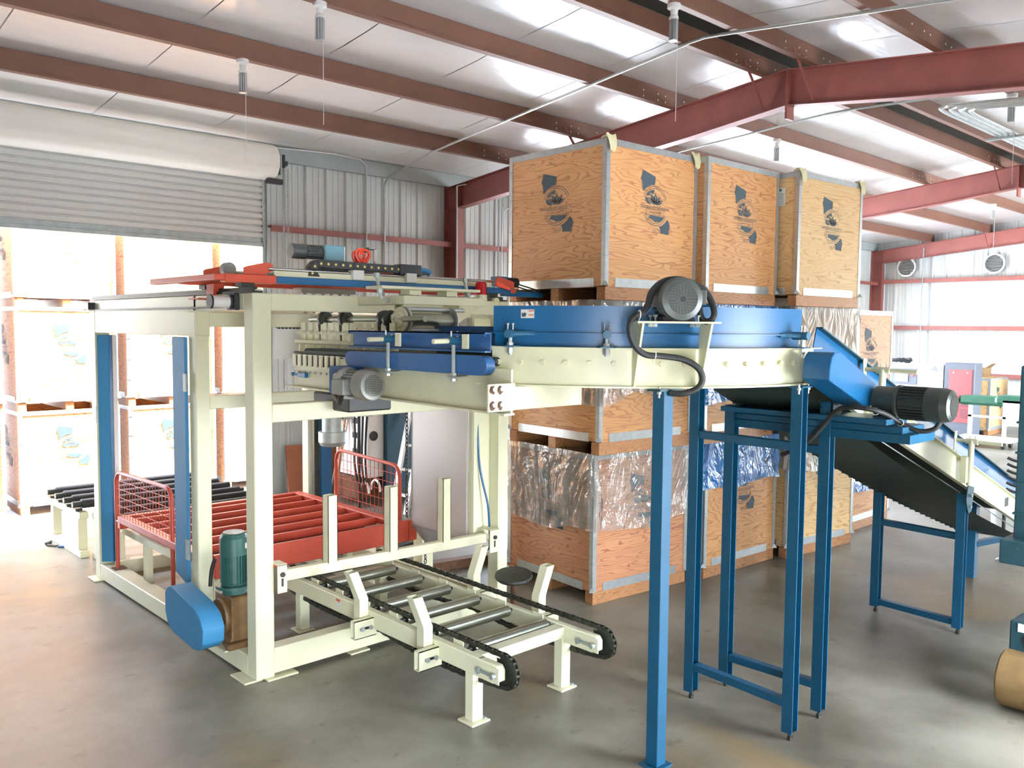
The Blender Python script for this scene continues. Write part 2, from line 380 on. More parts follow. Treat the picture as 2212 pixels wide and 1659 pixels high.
def text_into(mb, s, size, o, xd, yd, depth=.0006, center=True):
    if s not in _fontcache:
        cu = bpy.data.curves.new('lettering', 'FONT'); cu.body = s; cu.size = 1.0; cu.resolution_u = 2
        ob = bpy.data.objects.new('lettering', cu); me = bpy.data.meshes.new_from_object(ob)
        _fontcache[s] = ([v.co.copy() for v in me.vertices], [tuple(p.vertices) for p in me.polygons])
        bpy.data.meshes.remove(me); bpy.data.objects.remove(ob); bpy.data.curves.remove(cu)
    V, F = _fontcache[s]
    if not V: return 0
    w_ = max(v.x for v in V)-min(v.x for v in V); x0 = min(v.x for v in V)+(w_/2 if center else 0)
    o, xd, yd = Vector(o), Vector(xd), Vector(yd)
    sx = size if not isinstance(size, tuple) else size[0]/w_; sy = size if not isinstance(size, tuple) else size[1]/.72
    vv = [mb.bm.verts.new(o+xd*((v.x-x0)*sx)+yd*(v.y*sy)) for v in V]
    for f in F:
        try: mb.bm.faces.new([vv[i] for i in f])
        except ValueError: pass
    return w_*sx
# ================================================================ SETTING
X0, X1, Y0, Y1 = -5.5, 21.95, -0.95, 9.86
YR = 4.45
def zroof(y): return 4.365 + .1065*((Y1-y) if y > YR else (Y1-YR)-(YR-y))
o = MB().box(X0-.2, Y0-.2, -.12, X1+.2, Y1+.12, 0).build('floor', 'concrete', kind='structure')
o = MB().box(-14, Y1+.12, -.2, 34, 42, -.03).build('ground_outside', 'ground', kind='structure')
o = MB().box(-14, -32, -.2, 34, Y0-.2, -.03).build('ground_outside', 'ground', kind='structure')
# ---- ribbed wall sheets (each sheet a part)
def sheet_profile(w_):                       # rib positions across one sheet: (u, depth)
    p = []; step = w_/3
    for k in range(3):
        u = k*step
        p += [(u, 0), (u+.02, .028), (u+.055, .028), (u+.075, 0), (u+step*.42, 0), (u+step*.44, .006), (u+step*.5, .006), (u+step*.52, 0),
              (u+step*.70, 0), (u+step*.72, .006), (u+step*.78, .006), (u+step*.80, 0)]
    p.append((w_, 0)); return p
def wall_sheets(parent, axis, fixed, a0, a1, z0, z1f, sgn, cuts=(), w_=.9):
    n = max(1, round((a1-a0)/w_)); w_ = (a1-a0)/n
    for i in range(n):
        u0 = a0+i*w_
        zs0 = z0
        for c0, c1, ct in cuts:
            if u0+w_/2 > c0 and u0+w_/2 < c1: zs0 = ct
        mb = MB(); pr = sheet_profile(w_)
        for (ua, da), (ub, db) in zip(pr, pr[1:]):
            if ub-ua < 1e-6: continue
            def P(u, d, z): return (u0+u, fixed+sgn*d, z) if axis == 'x' else (fixed+sgn*d, u0+u, z)
            za, zb = z1f(u0+ua), z1f(u0+ub)
            mb.quad(P(ua, da, zs0), P(ub, db, zs0), P(ub, db, zb), P(ua, da, za))
        bmesh.ops.remove_doubles(mb.bm, verts=mb.bm.verts, dist=1e-5)
        mb.build('wall_sheet', 'wall', parent)
D1 = (1.10, 5.0, 3.14)      # door in view: x0, x1, header
D2 = (9.4, 13.8, 3.8)
DN = (4.2, 6.2, 2.5)  # unseen doorway, added to light the faces turned toward the camera
DNB = (-0.9, 0.9, 2.5)        # unseen doorway behind the camera, added as daylight fill
DN2 = (15.3, 20.5, 3.6)  # unseen doorway opposite, sized to brighten the far wall
D3 = (15.3, 19.5, 3.9)  # unseen extra doorway, added to brighten the far right
wl = struct('wall_left', (0, Y1, 0))
wall_sheets(wl, 'x', Y1, X0, D1[0], 0, lambda u: 4.42, -1)
wall_sheets(wl, 'x', Y1, D1[0], D1[1], 4.15, lambda u: 4.42, -1)
wall_sheets(wl, 'x', Y1, D1[1], D2[0], 0, lambda u: 4.42, -1)
wall_sheets(wl, 'x', Y1, D2[0], D2[1], D2[2], lambda u: 4.42, -1)
wall_sheets(wl, 'x', Y1, D2[1], D3[0], 0, lambda u: 4.42, -1)
wall_sheets(wl, 'x', Y1, D3[0], D3[1], D3[2], lambda u: 4.42, -1)
wall_sheets(wl, 'x', Y1, D3[1], X1, 0, lambda u: 4.42, -1)
MB().box(X0, Y1+.03, 3.96, X1, Y1+.08, 4.42).build('fascia', 'eave', wl)
wn = struct('wall_right', (0, Y0, 0))
for a, b, z in ((X0, DNB[0], 0), (DNB[0], DNB[1], DNB[2]), (DNB[1], DN[0], 0), (DN[0], DN[1], DN[2]), (DN[1], DN2[0], 0), (DN2[0], DN2[1], DN2[2]), (DN2[1], X1, 0)):
    wall_sheets(wn, 'x', Y0, a, b, z, lambda u: 4.42, 1)
wf = struct('wall_far', (X1, 0, 0))
wall_sheets(wf, 'y', X1, Y0, Y1, 0, lambda u: zroof(u)+.05, -1)
wb = struct('wall_back', (X0, 0, 0))
wall_sheets(wb, 'y', X0, Y0, Y1, 0, lambda u: zroof(u)+.05, 1)
# ---- girts (Z bars) and columns
def girt_x(parent, x0, x1, y, z, s):
    mb = MB(); mb.box(x0, min(y, y-s*.19), z-.012, x1, max(y, y-s*.19), z); mb.box(x0, y-s*.19-.004, z-.075, x1, y-s*.19+.004, z)
    return mb.build('girt', 'brick', parent)
for z in (3.40, 2.28):
    for a, b in ((5.02, 7.82), (7.96, 9.38), (13.82, 14.7), (19.55, 21.7)): girt_x(wl, a, b, Y1-.03, z, 1)
    for a, b in ((6.3, 7.8), (7.96, 13.4)): girt_x(wn, a, b, Y0+.03, z, -1)
for z in (3.46, 2.31, 1.2):
    mb = MB(); mb.box(X1-.2, Y0, z-.012, X1-.03, Y1-.3, z); mb.box(X1-.204, Y0, z-.1, X1-.196, Y1-.3, z); mb.build('girt', 'brick', wf)
def column(parent, x, y, s):
    mb = MB(); d = .27
    mb.box(x-.068, y-s*.012 if s > 0 else y, 0, x+.068, y if s > 0 else y+.012, 4.2)
    mb.box(x-.005, min(y-s*.01, y-s*d), 0, x+.005, max(y-s*.01, y-s*d), 4.05)
    a, b = sorted((y-s*d, y-s*(d+.012))); mb.box(x-.068, a, 0, x+.068, b, 3.93)
    a, b = sorted((y+s*0.0, y-s*(d+.04))); mb.box(x-.11, a, 0, x+.11, b, .02)
    return mb.build('steel_column', 'brick', parent)
for x in (0.9, 7.89, 14.82, 21.75):
    column(wl, x, Y1-.04, 1)
    column(wn, max(x, 1.0), Y0+.04, -1)
# ---- ceiling: vinyl-faced insulation strips, purlins, rafters
ce = struct('ceiling', (0, YR, 4.2))
sw = 1.22; n = int((X1-X0)/sw)+1
for i in range(n):
    xa = X0+i*sw; xb = min(xa+sw-.012, X1)
    for ya, yb in ((Y0, YR), (YR, Y1)):
        K = 14; mb = MB(); rows = []
        for j in range(K+1):
            y = ya+(yb-ya)*j/K; row = []
            for k in range(5):
                x = xa+(xb-xa)*k/4
                ph = ((y-5.85)/1.29) % 1.0
                sag = -.022*math.sin(ph*PI) + .006*noise.noise(Vector((x*1.3, y*1.7, 3)))
                row.append(mb.bm.verts.new((x, y, zroof(y)+.02+sag)))
            rows.append(row)
        for a, b in zip(rows, rows[1:]):
            for k in range(4): mb.bm.faces.new((a[k], a[k+1], b[k+1], b[k]))
        mb.build('ceiling_panel', 'vinyl', ce)
    if i < n-1:
        for ya, yb in ((Y0, YR), (YR, Y1)):
            MB().bar((xb+.006, ya, zroof(ya)+.018), (xb+.006, yb, zroof(yb)+.018), .03, .004).build('seam_tape', 'vinyl', ce)
for ya, yb in ((Y0-.08, YR), (YR, Y1+.08)):
    MB().prism([(X0-.1, ya, zroof(max(Y0, ya))+.06), (X0-.1, yb, zroof(min(Y1, yb))+.06), (X0-.1, yb, zroof(min(Y1, yb))+.10), (X0-.1, ya, zroof(max(Y0, ya))+.10)], (X1-X0+.2, 0, 0)).build('roof_deck', 'eave', ce)
MB().prism([(X0, 4.23, zroof(4.23)-.012), (X0, YR, zroof(YR)-.012), (X0, 4.69, zroof(4.69)-.012), (X0, 4.69, zroof(4.69)-.006), (X0, YR, zroof(YR)-.006), (X0, 4.23, zroof(4.23)-.006)], (X1-X0, 0, 0)).build('ridge_dark_strip', 'dark', ce)  # dark strip where the gap between the ridge purlins looks black
PH = .20
def purlin(x0, x1, y, s):
    zt = zroof(y)+.004; zb = zt-PH; t = .006
    mb = MB(); mb.box(x0, y-t/2, zb, x1, y+t/2, zt)
    mb.box(x0, y-.062, zb, x1, y, zb+t); mb.box(x0, y-.066, zb, x1, y-.060, zb+.02)
    mb.box(x0, y, zt-t, x1, y+.062, zt)
    p = mb.build('purlin', 'brickp', ce)
    return p
PY = [8.40, 7.12, 5.84, 4.72, 4.20, 3.06, 1.78, .5]
for y in PY:
    for x0, x1 in ((X0, .9), (.9, 7.89), (7.89, 14.82), (14.82, X1)):
        pp = purlin(x0, x1, y, 1)
        # punched bolt holes near the lap joints: white discs painted as the daylit sheet seen through
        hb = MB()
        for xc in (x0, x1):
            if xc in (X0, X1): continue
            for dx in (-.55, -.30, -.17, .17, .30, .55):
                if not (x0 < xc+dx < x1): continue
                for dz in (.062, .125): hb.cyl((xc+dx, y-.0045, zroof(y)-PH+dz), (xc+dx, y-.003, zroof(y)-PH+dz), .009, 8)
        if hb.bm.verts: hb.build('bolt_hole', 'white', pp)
        else: hb.bm.free()
# eave struts
for y, s in ((Y1-.02, 1), (Y0+.02, -1)):
    mb = MB(); z = 4.2
    a, b = sorted((y, y-s*.05)); mb.box(X0, y-s*.055-.003, z, X1, y-s*.055+.003, z+.19); mb.box(X0, min(y-s*.06, y), z, X1, max(y-s*.06, y), z+.006)
    a, b = sorted((y-s*.11, y)); mb.box(X0, a, z+.185, X1, b, z+.191)
    mb.build('eave_strut', 'eave', ce)
def rafter(x):
    segs = [(Y1-.06, 4.03, 3.90), (Y1-.33, 4.24-.195, 3.90)]
    mb = MB(); t = .006
    def top(y): return zroof(y)-PH+.004
    def bot(y):
        return 3.88 + (4.26-3.88)*((Y1-.33-y)/(Y1-.33-5.6)) if y > 5.6 else 4.26 + .135*(5.6-y)/(5.6-YR)
    ys = [Y1-.06, Y1-.33, 8, 6.8, 5.6, YR]
    L = [(y, top(y), 3.875 if y > Y1-.34 else bot(y)) for y in ys]
    R = [(2*YR-y, a, b) for y, a, b in L]
    for S in (L, R):
        for (ya, ta, ba), (yb, tb, bb) in zip(S, S[1:]):
            mb.prism([(x-t, ya, ba), (x-t, yb, bb), (x-t, yb, tb), (x-t, ya, ta)], (2*t, 0, 0))
            mb.prism([(x-.068, ya, ta), (x-.068, yb, tb), (x-.068, yb, tb-.01), (x-.068, ya, ta-.01)], (.136, 0, 0))
            mb.prism([(x-.068, ya, ba), (x-.068, yb, bb), (x-.068, yb, bb+.01), (x-.068, ya, ba+.01)], (.136, 0, 0))
    r = mb.build('rafter', 'brick', ce)
    # stiffener, peak plates and flange braces
    mb = MB(); mb.box(x-.066, YR-.012, bot(YR+.001)-.13, x+.066, YR+.012, top(YR)-.0); mb.build('splice_plate', 'brick', r)
    mb = MB()
    for y in (Y1-.34, 2*YR-(Y1-.34)): mb.box(x-.066, y-.006, 3.88, x+.066, y+.006, top(y))
    mb.build('stiffener', 'brick', r)
    for y in (4.72, 4.20, 7.12):
        for s in (-1, 1):
            mb = MB(); mb.bar((x+s*.05, y-.02, bot(y)+.03 if y > YR else bot(2*YR-y)+.03), (x+s*.42, y-.012, zroof(y)-.1), .04, .005, (0, 1, 0)); mb.build('flange_brace', 'brick', r)
    return r
for x in (0.9, 7.89, 14.82, 21.75): rafter(x)
# ---- roller door
d1 = struct('door_1', (3.05, Y1, 0))
zb = D1[2]; ys = Y1-.10; k = 0; z = zb+.10
while z < 4.0:
    mb = MB(); h = .0775
    prof = [(0, 0), (.024, .006), (.030, .020), (.024, .058), (.004, .066), (0, .0775)]
    for (da, za), (db, zb_) in zip(prof, prof[1:]): mb.quad((D1[0]+.03, ys-da, z+za), (D1[1]-.03, ys-da, z+za), (D1[1]-.03, ys-db, z+zb_), (D1[0]+.03, ys-db, z+zb_))
    bmesh.ops.remove_doubles(mb.bm, verts=mb.bm.verts, dist=1e-5)
    mb.build('slat', 'slat', d1); z += h; k += 1
MB().box(D1[0]+.03, ys-.03, zb, D1[1]-.03, ys+.02, zb+.045).box(D1[0]+.03, ys-.012, zb+.04, D1[1]-.03, ys+.008, zb+.105).build('bottom_bar', 'galvd', d1, bevel=.003)
mb = MB(); cc = (0, Y1-.40, 4.10); n = 44
for i in range(n):
    a0, a1 = 2*PI*i/n, 2*PI*(i+1)/n; r0 = .205+(.006 if i % 4 == 0 else 0); r1 = .205+(.006 if (i+1) % 4 == 0 else 0)
    mb.quad((D1[0]-.02, cc[1]+r0*math.cos(a0), cc[2]+r0*math.sin(a0)), (D1[1]-.06, cc[1]+r0*math.cos(a0), cc[2]+r0*math.sin(a0)),
            (D1[1]-.06, cc[1]+r1*math.cos(a1), cc[2]+r1*math.sin(a1)), (D1[0]-.02, cc[1]+r1*math.cos(a1), cc[2]+r1*math.sin(a1)))
bmesh.ops.remove_doubles(mb.bm, verts=mb.bm.verts, dist=1e-4)
mb.build('coil', 'coil', d1)
MB().cyl((D1[1]-.075, cc[1], cc[2]), (D1[1]-.062, cc[1], cc[2]), .203, 32).build('coil_end', 'galv', d1)
MB().cyl((D1[1]-.06, cc[1], cc[2]), (D1[1]+.12, cc[1], cc[2]), .03, 12).box(D1[1]-.01, cc[1]-.12, cc[2]-.14, D1[1]+.01, Y1, cc[2]+.10).build('coil_bracket', 'galvd', d1)
MB().box(D1[1]+.012, cc[1]-.09, cc[2]-.02, D1[1]+.10, cc[1]-.02, cc[2]+.03).box(D1[1]+.03, cc[1]-.10, cc[2]-.05, D1[1]+.06, cc[1]-.06, cc[2]+.10).box(D1[1]-.16, cc[1]-.10, cc[2]-.25, D1[1]+.03, cc[1]-.03, cc[2]-.19).build('chain_wheel_bracket', 'black', d1)
MB().box(D1[1]-.05, Y1-.13, 0, D1[1]+.0, Y1-.05, 3.95).box(D1[1], Y1-.15, 0, D1[1]+.012, Y1, 4.1).build('guide_rail', 'galvd', d1)
MB().box(D1[0]-.0, Y1-.13, 0, D1[0]+.05, Y1-.05, 3.95).build('guide_rail', 'galvd', d1)
def chain_loop(pts, r=.0035, link=.03):
    mb = MB(); P = [Vector(p) for p in pts]; k = 0
    for a, b in zip(P, P[1:]):
        n = max(1, int((b-a).length/link)); d = (b-a).normalized(); s = d.cross(Vector((0, 1, 0))); s = s.normalized() if s.length > .1 else Vector((1, 0, 0)); t = d.cross(s)
        for i in range(n):
            c = a+(b-a)*((i+.5)/n); q = s if k % 2 else t; k += 1
            mb.tube([c+d*(link*.62*math.cos(u))+q*(.011*math.sin(u)) for u in [2*PI*j/8 for j in range(8)]], r, 4, True)
    return mb
chain_loop([(D1[1]+.045, cc[1]-.08, cc[2]-.05), (D1[1]+.05, cc[1]-.09, 1.05), (D1[1]+.10, cc[1]-.09, 1.02), (D1[1]+.105, cc[1]-.08, cc[2]-.05)]).build('hand_chain', 'galv', d1)
# second roller door (bay behind the crates); the other unseen doorways are placed and sized to let daylight in
for nm, D, Y, s in (('door_2', D2, Y1, 1), ('added_door_3', DN, Y0, -1), ('unseen_door_4', DN2, Y0, -1), ('added_door_6', DNB, Y0, -1), ('added_door_5', D3, Y1, 1)):
    d = struct(nm, ((D[0]+D[1])/2, Y, 0))
    MB().cyl((D[0], Y-s*.3, min(4.0, D[2]+.2)), (D[1], Y-s*.3, min(4.0, D[2]+.2)), .17, 28).build('coil', 'coil', d)
    for x in (D[0], D[1]-.05): MB().box(x, min(Y-s*.12, Y-s*.04), 0, x+.05, max(Y-s*.12, Y-s*.04), D[2]).build('guide_rail', 'galvd', d)
# ---- conduits
def conduit(label, pts, r=.012, m='galv', grp='steel conduits on the door wall'):
    o = MB().tube(pts, r, 8).build('conduit', m); tag(o, label, 'conduit', grp); return o
zc = lambda y: zroof(y)-.215
conduit('conduit bent at its top toward the roller door, left of two wall risers', [(5.05, 9.64, 4.33), (5.9, 9.64, 4.37), (6.28, 9.63, 4.35), (6.36, 9.63, 4.28), (6.37, 9.63, 4.15), (6.37, 9.63, .3)])
conduit('long bright conduit running under the purlins from wall to ridge and beyond', [(6.66, 9.63, .3), (6.66, 9.63, 4.02), (6.65, 9.60, 4.09), (6.62, 9.5, 4.14), (6.5, 8.4, zc(8.4)), (6.42, 4.75, zc(4.75)), (6.42, 4.6, zc(4.6)+.004), (6.42, 4.45, zc(4.45)-.004), (6.42, 4.3, zc(4.3)), (6.45, 0.2, zc(.2))], .014)
conduit('grey conduit running up the red column beside the first rafter', [(7.80, 9.50, .2), (7.80, 9.50, 4.17), (7.86, 9.42, 4.19), (9.4, 8.6, 4.24)])
conduit('thin conduit riser on the wall right of the red column', [(8.72, 9.64, .3), (8.72, 9.64, 4.1)], .010)
conduit('thin conduit with curved top right of the red column', smooth_path([(8.78, 9.63, .3), (8.78, 9.63, 3.85), (8.83, 9.63, 3.95), (9.0, 9.63, 3.99), (9.4, 9.63, 3.99)], 4), .010)
conduit('tall conduit on the far wall near the corner column', [(21.72, 8.55, 0), (21.72, 8.55, 4.2)], .018, 'galv', 'steel conduits on the far wall')
conduit('conduit slung under the rafter between two lamp boxes', smooth_path([(9.4, 7.9, 4.40), (9.2, 6.7, 4.46), (9.05, 5.46, 4.50), (8.95, 4.6, 4.53), (8.98, 3.9, 4.52), (9.1, 2.95, 4.50), (9.25, 1.8, 4.42)], 4), .012, 'galvd', 'steel conduits under the roof')
b = thing('conduit_bank', 'bank of four parallel bent grey conduits on a strut under the far roof slope', 'conduit', (11, 3, 4.3))
for k in range(4):
    MB().tube(smooth_path([(9.05+k*.10, .9, 4.20), (9.05+k*.10, 3.1-.05*k, 4.40), (9.07+k*.10, 3.40-.05*k, 4.42), (9.25+k*.10, 3.50-.06*k, 4.42), (10.5, 3.50-.06*k, 4.42), (14.7, 3.50-.06*k, 4.42)], 4), .018, 8).build('conduit', 'galv', b)
MB().box(10.8, 2.6, 4.375, 10.85, 3.62, 4.40).build('strut', 'galvd', b)
# ---- lamps under the purlins
def lamp(x, y, zb, label, pull=True):
    t = thing('pendant_lamp', label, 'lamp', (x, y, zb), 'corn-cob lamps hung under the purlins')
    MB().lathe((x, y, zb), (0, 0, -1), [(0, 0), (0, .052), (.03, .052), (.045, .03), (.07, .026)], 20).build('junction_box', 'white', t)
    MB().lathe((x, y, zb), (0, 0, -1), [(.07, .026), (.085, .026), (.095, .036), (.115, .038), (.12, 0)], 16).build('lamp_holder', 'white', t)
    mb = MB()
    for k in range(10):
        a = 2*PI*k/10; mb.bar((x+.027*math.cos(a), y+.027*math.sin(a), zb-.12), (x+.027*math.cos(a), y+.027*math.sin(a), zb-.27), .012, .012)
    mb.cyl((x, y, zb-.12), (x, y, zb-.27), .024, 12); mb.cyl((x, y, zb-.27), (x, y, zb-.28), .034, 16); mb.build('lamp_bulb', 'galv', t)
    if pull: MB().tube([(x+.01, y-.03, zb-.05), (x+.01, y-.03, zb-.9)], .0025, 5).build('pull_cord', 'white', t)
pz = lambda y: zroof(y)+.004-PH
lamp(3.43, 5.80, pz(5.8), 'pendant lamp under the purlin nearest the roof ridge, above the roller door')
lamp(3.44, 7.09, pz(7.09), 'pendant lamp on the middle purlin just in front of the roller door coil')
lamp(10.0, 5.80, pz(5.8), 'pendant lamp seen above the middle crate stack, under a purlin', False)
lamp(9.75, 3.03, pz(3.06), 'pendant lamp beside the bank of bent conduits')
lamp(17.9, 5.80, pz(5.8), 'small far pendant lamp beyond the second rafter')
lamp(5.6, 4.17, pz(4.2), 'pendant lamp at the ridge whose pull cord hangs into the top of the picture')
# ---- round wall vents
for y, lab in ((9.0, 'round louvred steel vent high on the far wall by the corner column'), (7.0, 'round steel vent on the bright part of the far wall')):
    t = thing('wall_vent', lab, 'vent', (X1-.05, y, 3.75), 'round vents on the far wall')
    MB().lathe((X1-.02, y, 3.76), (-1, 0, 0), [(0, .21), (.09, .21), (.09, .235), (.10, .235), (.10, .195), (.02, .195)], 28).build('ring', 'galv', t)
    for k in range(6):
        z = 3.60+k*.063; hw = math.sqrt(max(.01, .195**2-(z-3.76+.0)**2)); MB().bar((X1-.09, y-hw, z), (X1-.09, y+hw, z), .055, .006, (.5, 0, 1)).build('louvre', 'galv', t)
# ================================================================ CRATES
CW, CH = 1.10, 1.205
def logo(parent, face):
    # printed mark on one face. face 'f' = -Y side, 'l' = -X side, 'b' = +Y side, 'r' = +X side (local crate axes, corner at 0,0)
    e = .0025
    fr = {'f': (Vector((0, -e, 0)), Vector((1, 0, 0)), Vector((0, -1, 0))), 'l': (Vector((-e, CW, 0)), Vector((0, -1, 0)), Vector((-1, 0, 0))),
          'b': (Vector((CW, CW+e, 0)), Vector((-1, 0, 0)), Vector((0, 1, 0))), 'r': (Vector((CW+e, 0, 0)), Vector((0, 1, 0)), Vector((1, 0, 0)))}[face]
    O, U, N = fr; V = Vector((0, 0, 1))
    def T(x, y): return O + U*(.275+x/1784) + V*(1.041-y/3007)
    mb = MB()
    def poly(pts): mb.bm.faces.new([mb.bm.verts.new(T(*p)) for p in pts])
    poly([(245,65),(520,180),(516,300),(508,375),(430,392),(345,455),(290,520),(265,556),(243,515),(240,420),(233,340),(212,300),(208,262),(228,190)])
    poly([(497,490),(498,540),(480,600),(400,565),(398,640),(330,655),(345,600),(375,560),(430,512)])
    poly([(305,700),(345,685),(372,750),(438,845),(350,832),(312,775)])
    poly([(412,1090),(722,1110),(690,1180),(610,1235),(520,1245),(470,1200),(385,1168)])
    poly([(795,1150),(835,1215),(858,1310),(832,1430),(832,1515),(650,1500),(640,1385),(610,1350),(690,1300),(750,1225)])
    def ring(r0, a0, a1, n=28, wd=.0045):
        c = O + U*(.275+520/1784) + V*(1.041-868/3007)
        for i in range(n):
            A = []
            for t, r in ((a0+(a1-a0)*i/n, r0), (a0+(a1-a0)*(i+1)/n, r0), (a0+(a1-a0)*(i+1)/n, r0+wd), (a0+(a1-a0)*i/n, r0+wd)):
                t = math.radians(t); A.append(mb.bm.verts.new(c+U*(r*math.cos(t))+V*(r*math.sin(t))))
            mb.bm.faces.new(A)
    for r in (.134, .152): ring(r, 24, 156); ring(r, 208, 332)
    base = (530, 838)
    for tx, ty, wd in ((522,545,38),(402,572,34),(345,678,30),(640,622,34),(697,715,30)):
        bx, by = base; dx, dy = tx-bx, ty-by; L = math.hypot(dx, dy*.6)+1e-6; px, py = -dy*.6/L*wd, dx/L*wd*1.6
        m_ = (bx+dx*.55, by+dy*.55); q = (bx+dx*.25, by+dy*.25)
        for s in (-1, 1):
            g = .14
            poly([(bx+s*px*g, by+s*py*g), (q[0]+s*px*.8, q[1]+s*py*.8), (m_[0]+s*px, m_[1]+s*py), (tx, ty), (m_[0]+s*px*g, m_[1]+s*py*g)])
    def T3(x, y): return T(x, y)
    text_into(mb, 'CALIFORNIA HOT GROWER INC', (.365, .026), T(518, 950), U, V)
    text_into(mb, 'TEAM OF QUALITY', (.155, .015), T(528, 1045), U, V)
    text_into(mb, '2017', (.085, .030), T(540, 1500), U, V)
    for a, b in (((325,960),(735,960)),((325,1078),(735,1078))):
        mb.bm.faces.new([mb.bm.verts.new(p) for p in (T(*a), T(*b), T(b[0], b[1]+9), T(a[0], a[1]+9))])
    for x, k in ((325, 1), (729, -1)):
        mb.bm.faces.new([mb.bm.verts.new(p) for p in (T(x, 960), T(x+6, 960), T(x+6+k*16, 1020), T(x+k*16, 1020))])
        mb.bm.faces.new([mb.bm.verts.new(p) for p in (T(x+k*16, 1020), T(x+6+k*16, 1020), T(x+6, 1083), T(x, 1083))])
    mb.build('printed_logo', 'ink', parent, smooth=False)
def make_crate(pm='ply'):
    t = bpy.data.objects.new('plywood_crate', None); C.objects.link(t); t.empty_display_size = .1
    W = CW; zb = .105; zt = CH; p = .012
    for nm, b in (('f', (0, 0, zb, W, p, zt-.004)), ('b', (0, W-p, zb, W, W, zt-.004)), ('l', (0, p, zb, p, W-p, zt-.004)), ('r', (W-p, p, zb, W, W-p, zt-.004))):
        MB().box(*b).build('side_panel', pm, t)
    MB().box(p, p, zb, W-p, W-p, zb+.015).build('bottom_panel', pm, t)
    for y in (0, W/2-.045, W-.09): MB().box(.005, y, 0, W-.005, y+.09, .10).build('runner', 'lumber', t, bevel=.003)
    for x in (.03, W/2-.05, W-.13): MB().box(x, .0, .0985, x+.10, W, .1045).build('deck_board', 'lumber', t)
    # corner angles with flared foot and wire ties
    for cx, cy_, sx, sy in ((0, 0, 1, 1), (W, 0, -1, 1), (0, W, 1, -1), (W, W, -1, -1)):
        mb = MB(); e = .005; l = .036
        xa, xb = sorted((cx-sx*e, cx+sx*l)); ya, yb = sorted((cy_-sy*e, cy_)); mb.box(xa, ya, zb+.006, xb, yb, zt-.02)
        xa, xb = sorted((cx-sx*e, cx)); ya, yb = sorted((cy_, cy_+sy*l)); mb.box(xa, ya, zb+.006, xb, yb, zt-.02)
        mb.cyl((cx-sx*.001, cy_-sy*.001, zb+.002), (cx, cy_, zb+.034), .036, 4, .014)
        a = mb.build('corner_angle', 'galv', t)
        mb = MB()
        for z in (.33, .58, .84, 1.08):
            mb.box(min(cx-sx*.009, cx+sx*.048), min(cy_-sy*.009, cy_-sy*.004), z, max(cx-sx*.009, cx+sx*.048), max(cy_-sy*.009, cy_-sy*.004), z+.005)
            mb.box(min(cx-sx*.009, cx-sx*.004), min(cy_-sy*.009, cy_+sy*.048), z, max(cx-sx*.009, cx-sx*.004), max(cy_-sy*.009, cy_+sy*.048), z+.005)
        mb.build('wire_tie', 'galvd', a)
    hh = .048; e = .004
    for b in ((-e, -e, zt-hh, W+e, 0, zt), (-e, W, zt-hh, W+e, W+e, zt), (-e, 0, zt-hh, 0, W, zt), (W, 0, zt-hh, W+e, W, zt)): MB().box(*b).build('top_rim', 'galv', t)
    a0, a1, z0, z1 = .11, W-.13, zb-.006, zb+.062
    for b in ((a0, -e, z0, a1, -.0005, z1), (a0, W+.0005, z0, a1, W+e, z1), (-e, a0, z0, -.0005, a1, z1), (W+.0005, a0, z0, W+e, a1, z1)):
        k = MB().box(*b).build('kick_plate', 'galv', t)
    for f in 'flbr': logo(t, f)
    t['category'] = 'crate'
    return t
protos = {'ply': make_crate('ply')}
def recolor(src, pm):
    t = copy_tree(src)
    for ch in t.children:
        if ch.name.startswith('side_panel'):
            ch.data = ch.data.copy(); ch.data.materials.clear(); ch.data.materials.append(M[pm])
    return t
protos['ply2'] = recolor(protos['ply'], 'ply2'); protos['ply3'] = recolor(protos['ply'], 'ply3')
used = set()
def crate(x, y, z, yaw, label, group, pm='ply'):
    t = protos[pm] if pm not in used else copy_tree(protos[pm]); used.add(pm)
    t.location = (x, y, z); t.rotation_euler = (0, 0, math.radians(yaw)); t['label'] = label; t['category'] = 'crate'; t['group'] = group
    return t
GI = 'printed plywood crates stacked indoors'; GO = 'plywood crates stacked outside the roller door'
IN = [
 ('c1', 5.03, 4.42, 0, -5.6, 'lowest crate nearest the palletizer, clear sheet over its upper half', 'ply3'),
 ('c2', 5.005, 4.355, CH, -3.8, 'middle crate of the stack nearest the palletizer, behind the curved conveyor', 'ply'),
 ('c3', 4.948, 4.271, 2*CH, -2.0, 'topmost plywood crate of the stack nearest the palletizer, blotchy grain on its front', 'ply'),
 ('d1', 6.30, 4.25, 0, -2.5, 'lowest crate of the middle stack, blue sheet over its top', 'ply'),
 ('d2', 6.20, 4.21, CH, -1.2, 'middle crate of the middle stack with blue sheet hanging over its rim', 'ply'),
 ('d3', 6.06, 4.132, 2*CH, -.5, 'topmost crate of the middle stack, warm orange plywood with wavy grain', 'ply'),
 ('e1', 7.47, 4.11, 0, -6.5, 'pale plywood crate on the floor behind the blue conveyor legs', 'ply2'),
 ('e2', 7.35, 4.03, CH, -5.0, 'crate under a wide clear sheet beside the end of the curved conveyor', 'ply'),
 ('e3', 7.19, 3.935, 2*CH, -3.6, 'topmost crate of the farthest three-high stack, paler wood dotted with knots', 'ply2'),
 ('f1', 8.86, 4.21, 0, 0, 'lower crate of the two-high stack, blue sheet reaching near the floor', 'ply'),
 ('f2', 8.78, 4.20, CH, 0, 'upper crate of the two-high stack, seen beside the far wall', 'ply')]
POS = {}
for k, x, y, z, a, lab, pm in IN: POS[k] = crate(x, y, z, a, lab, GI, pm)
lv = ('lowest', 'middle', 'top')
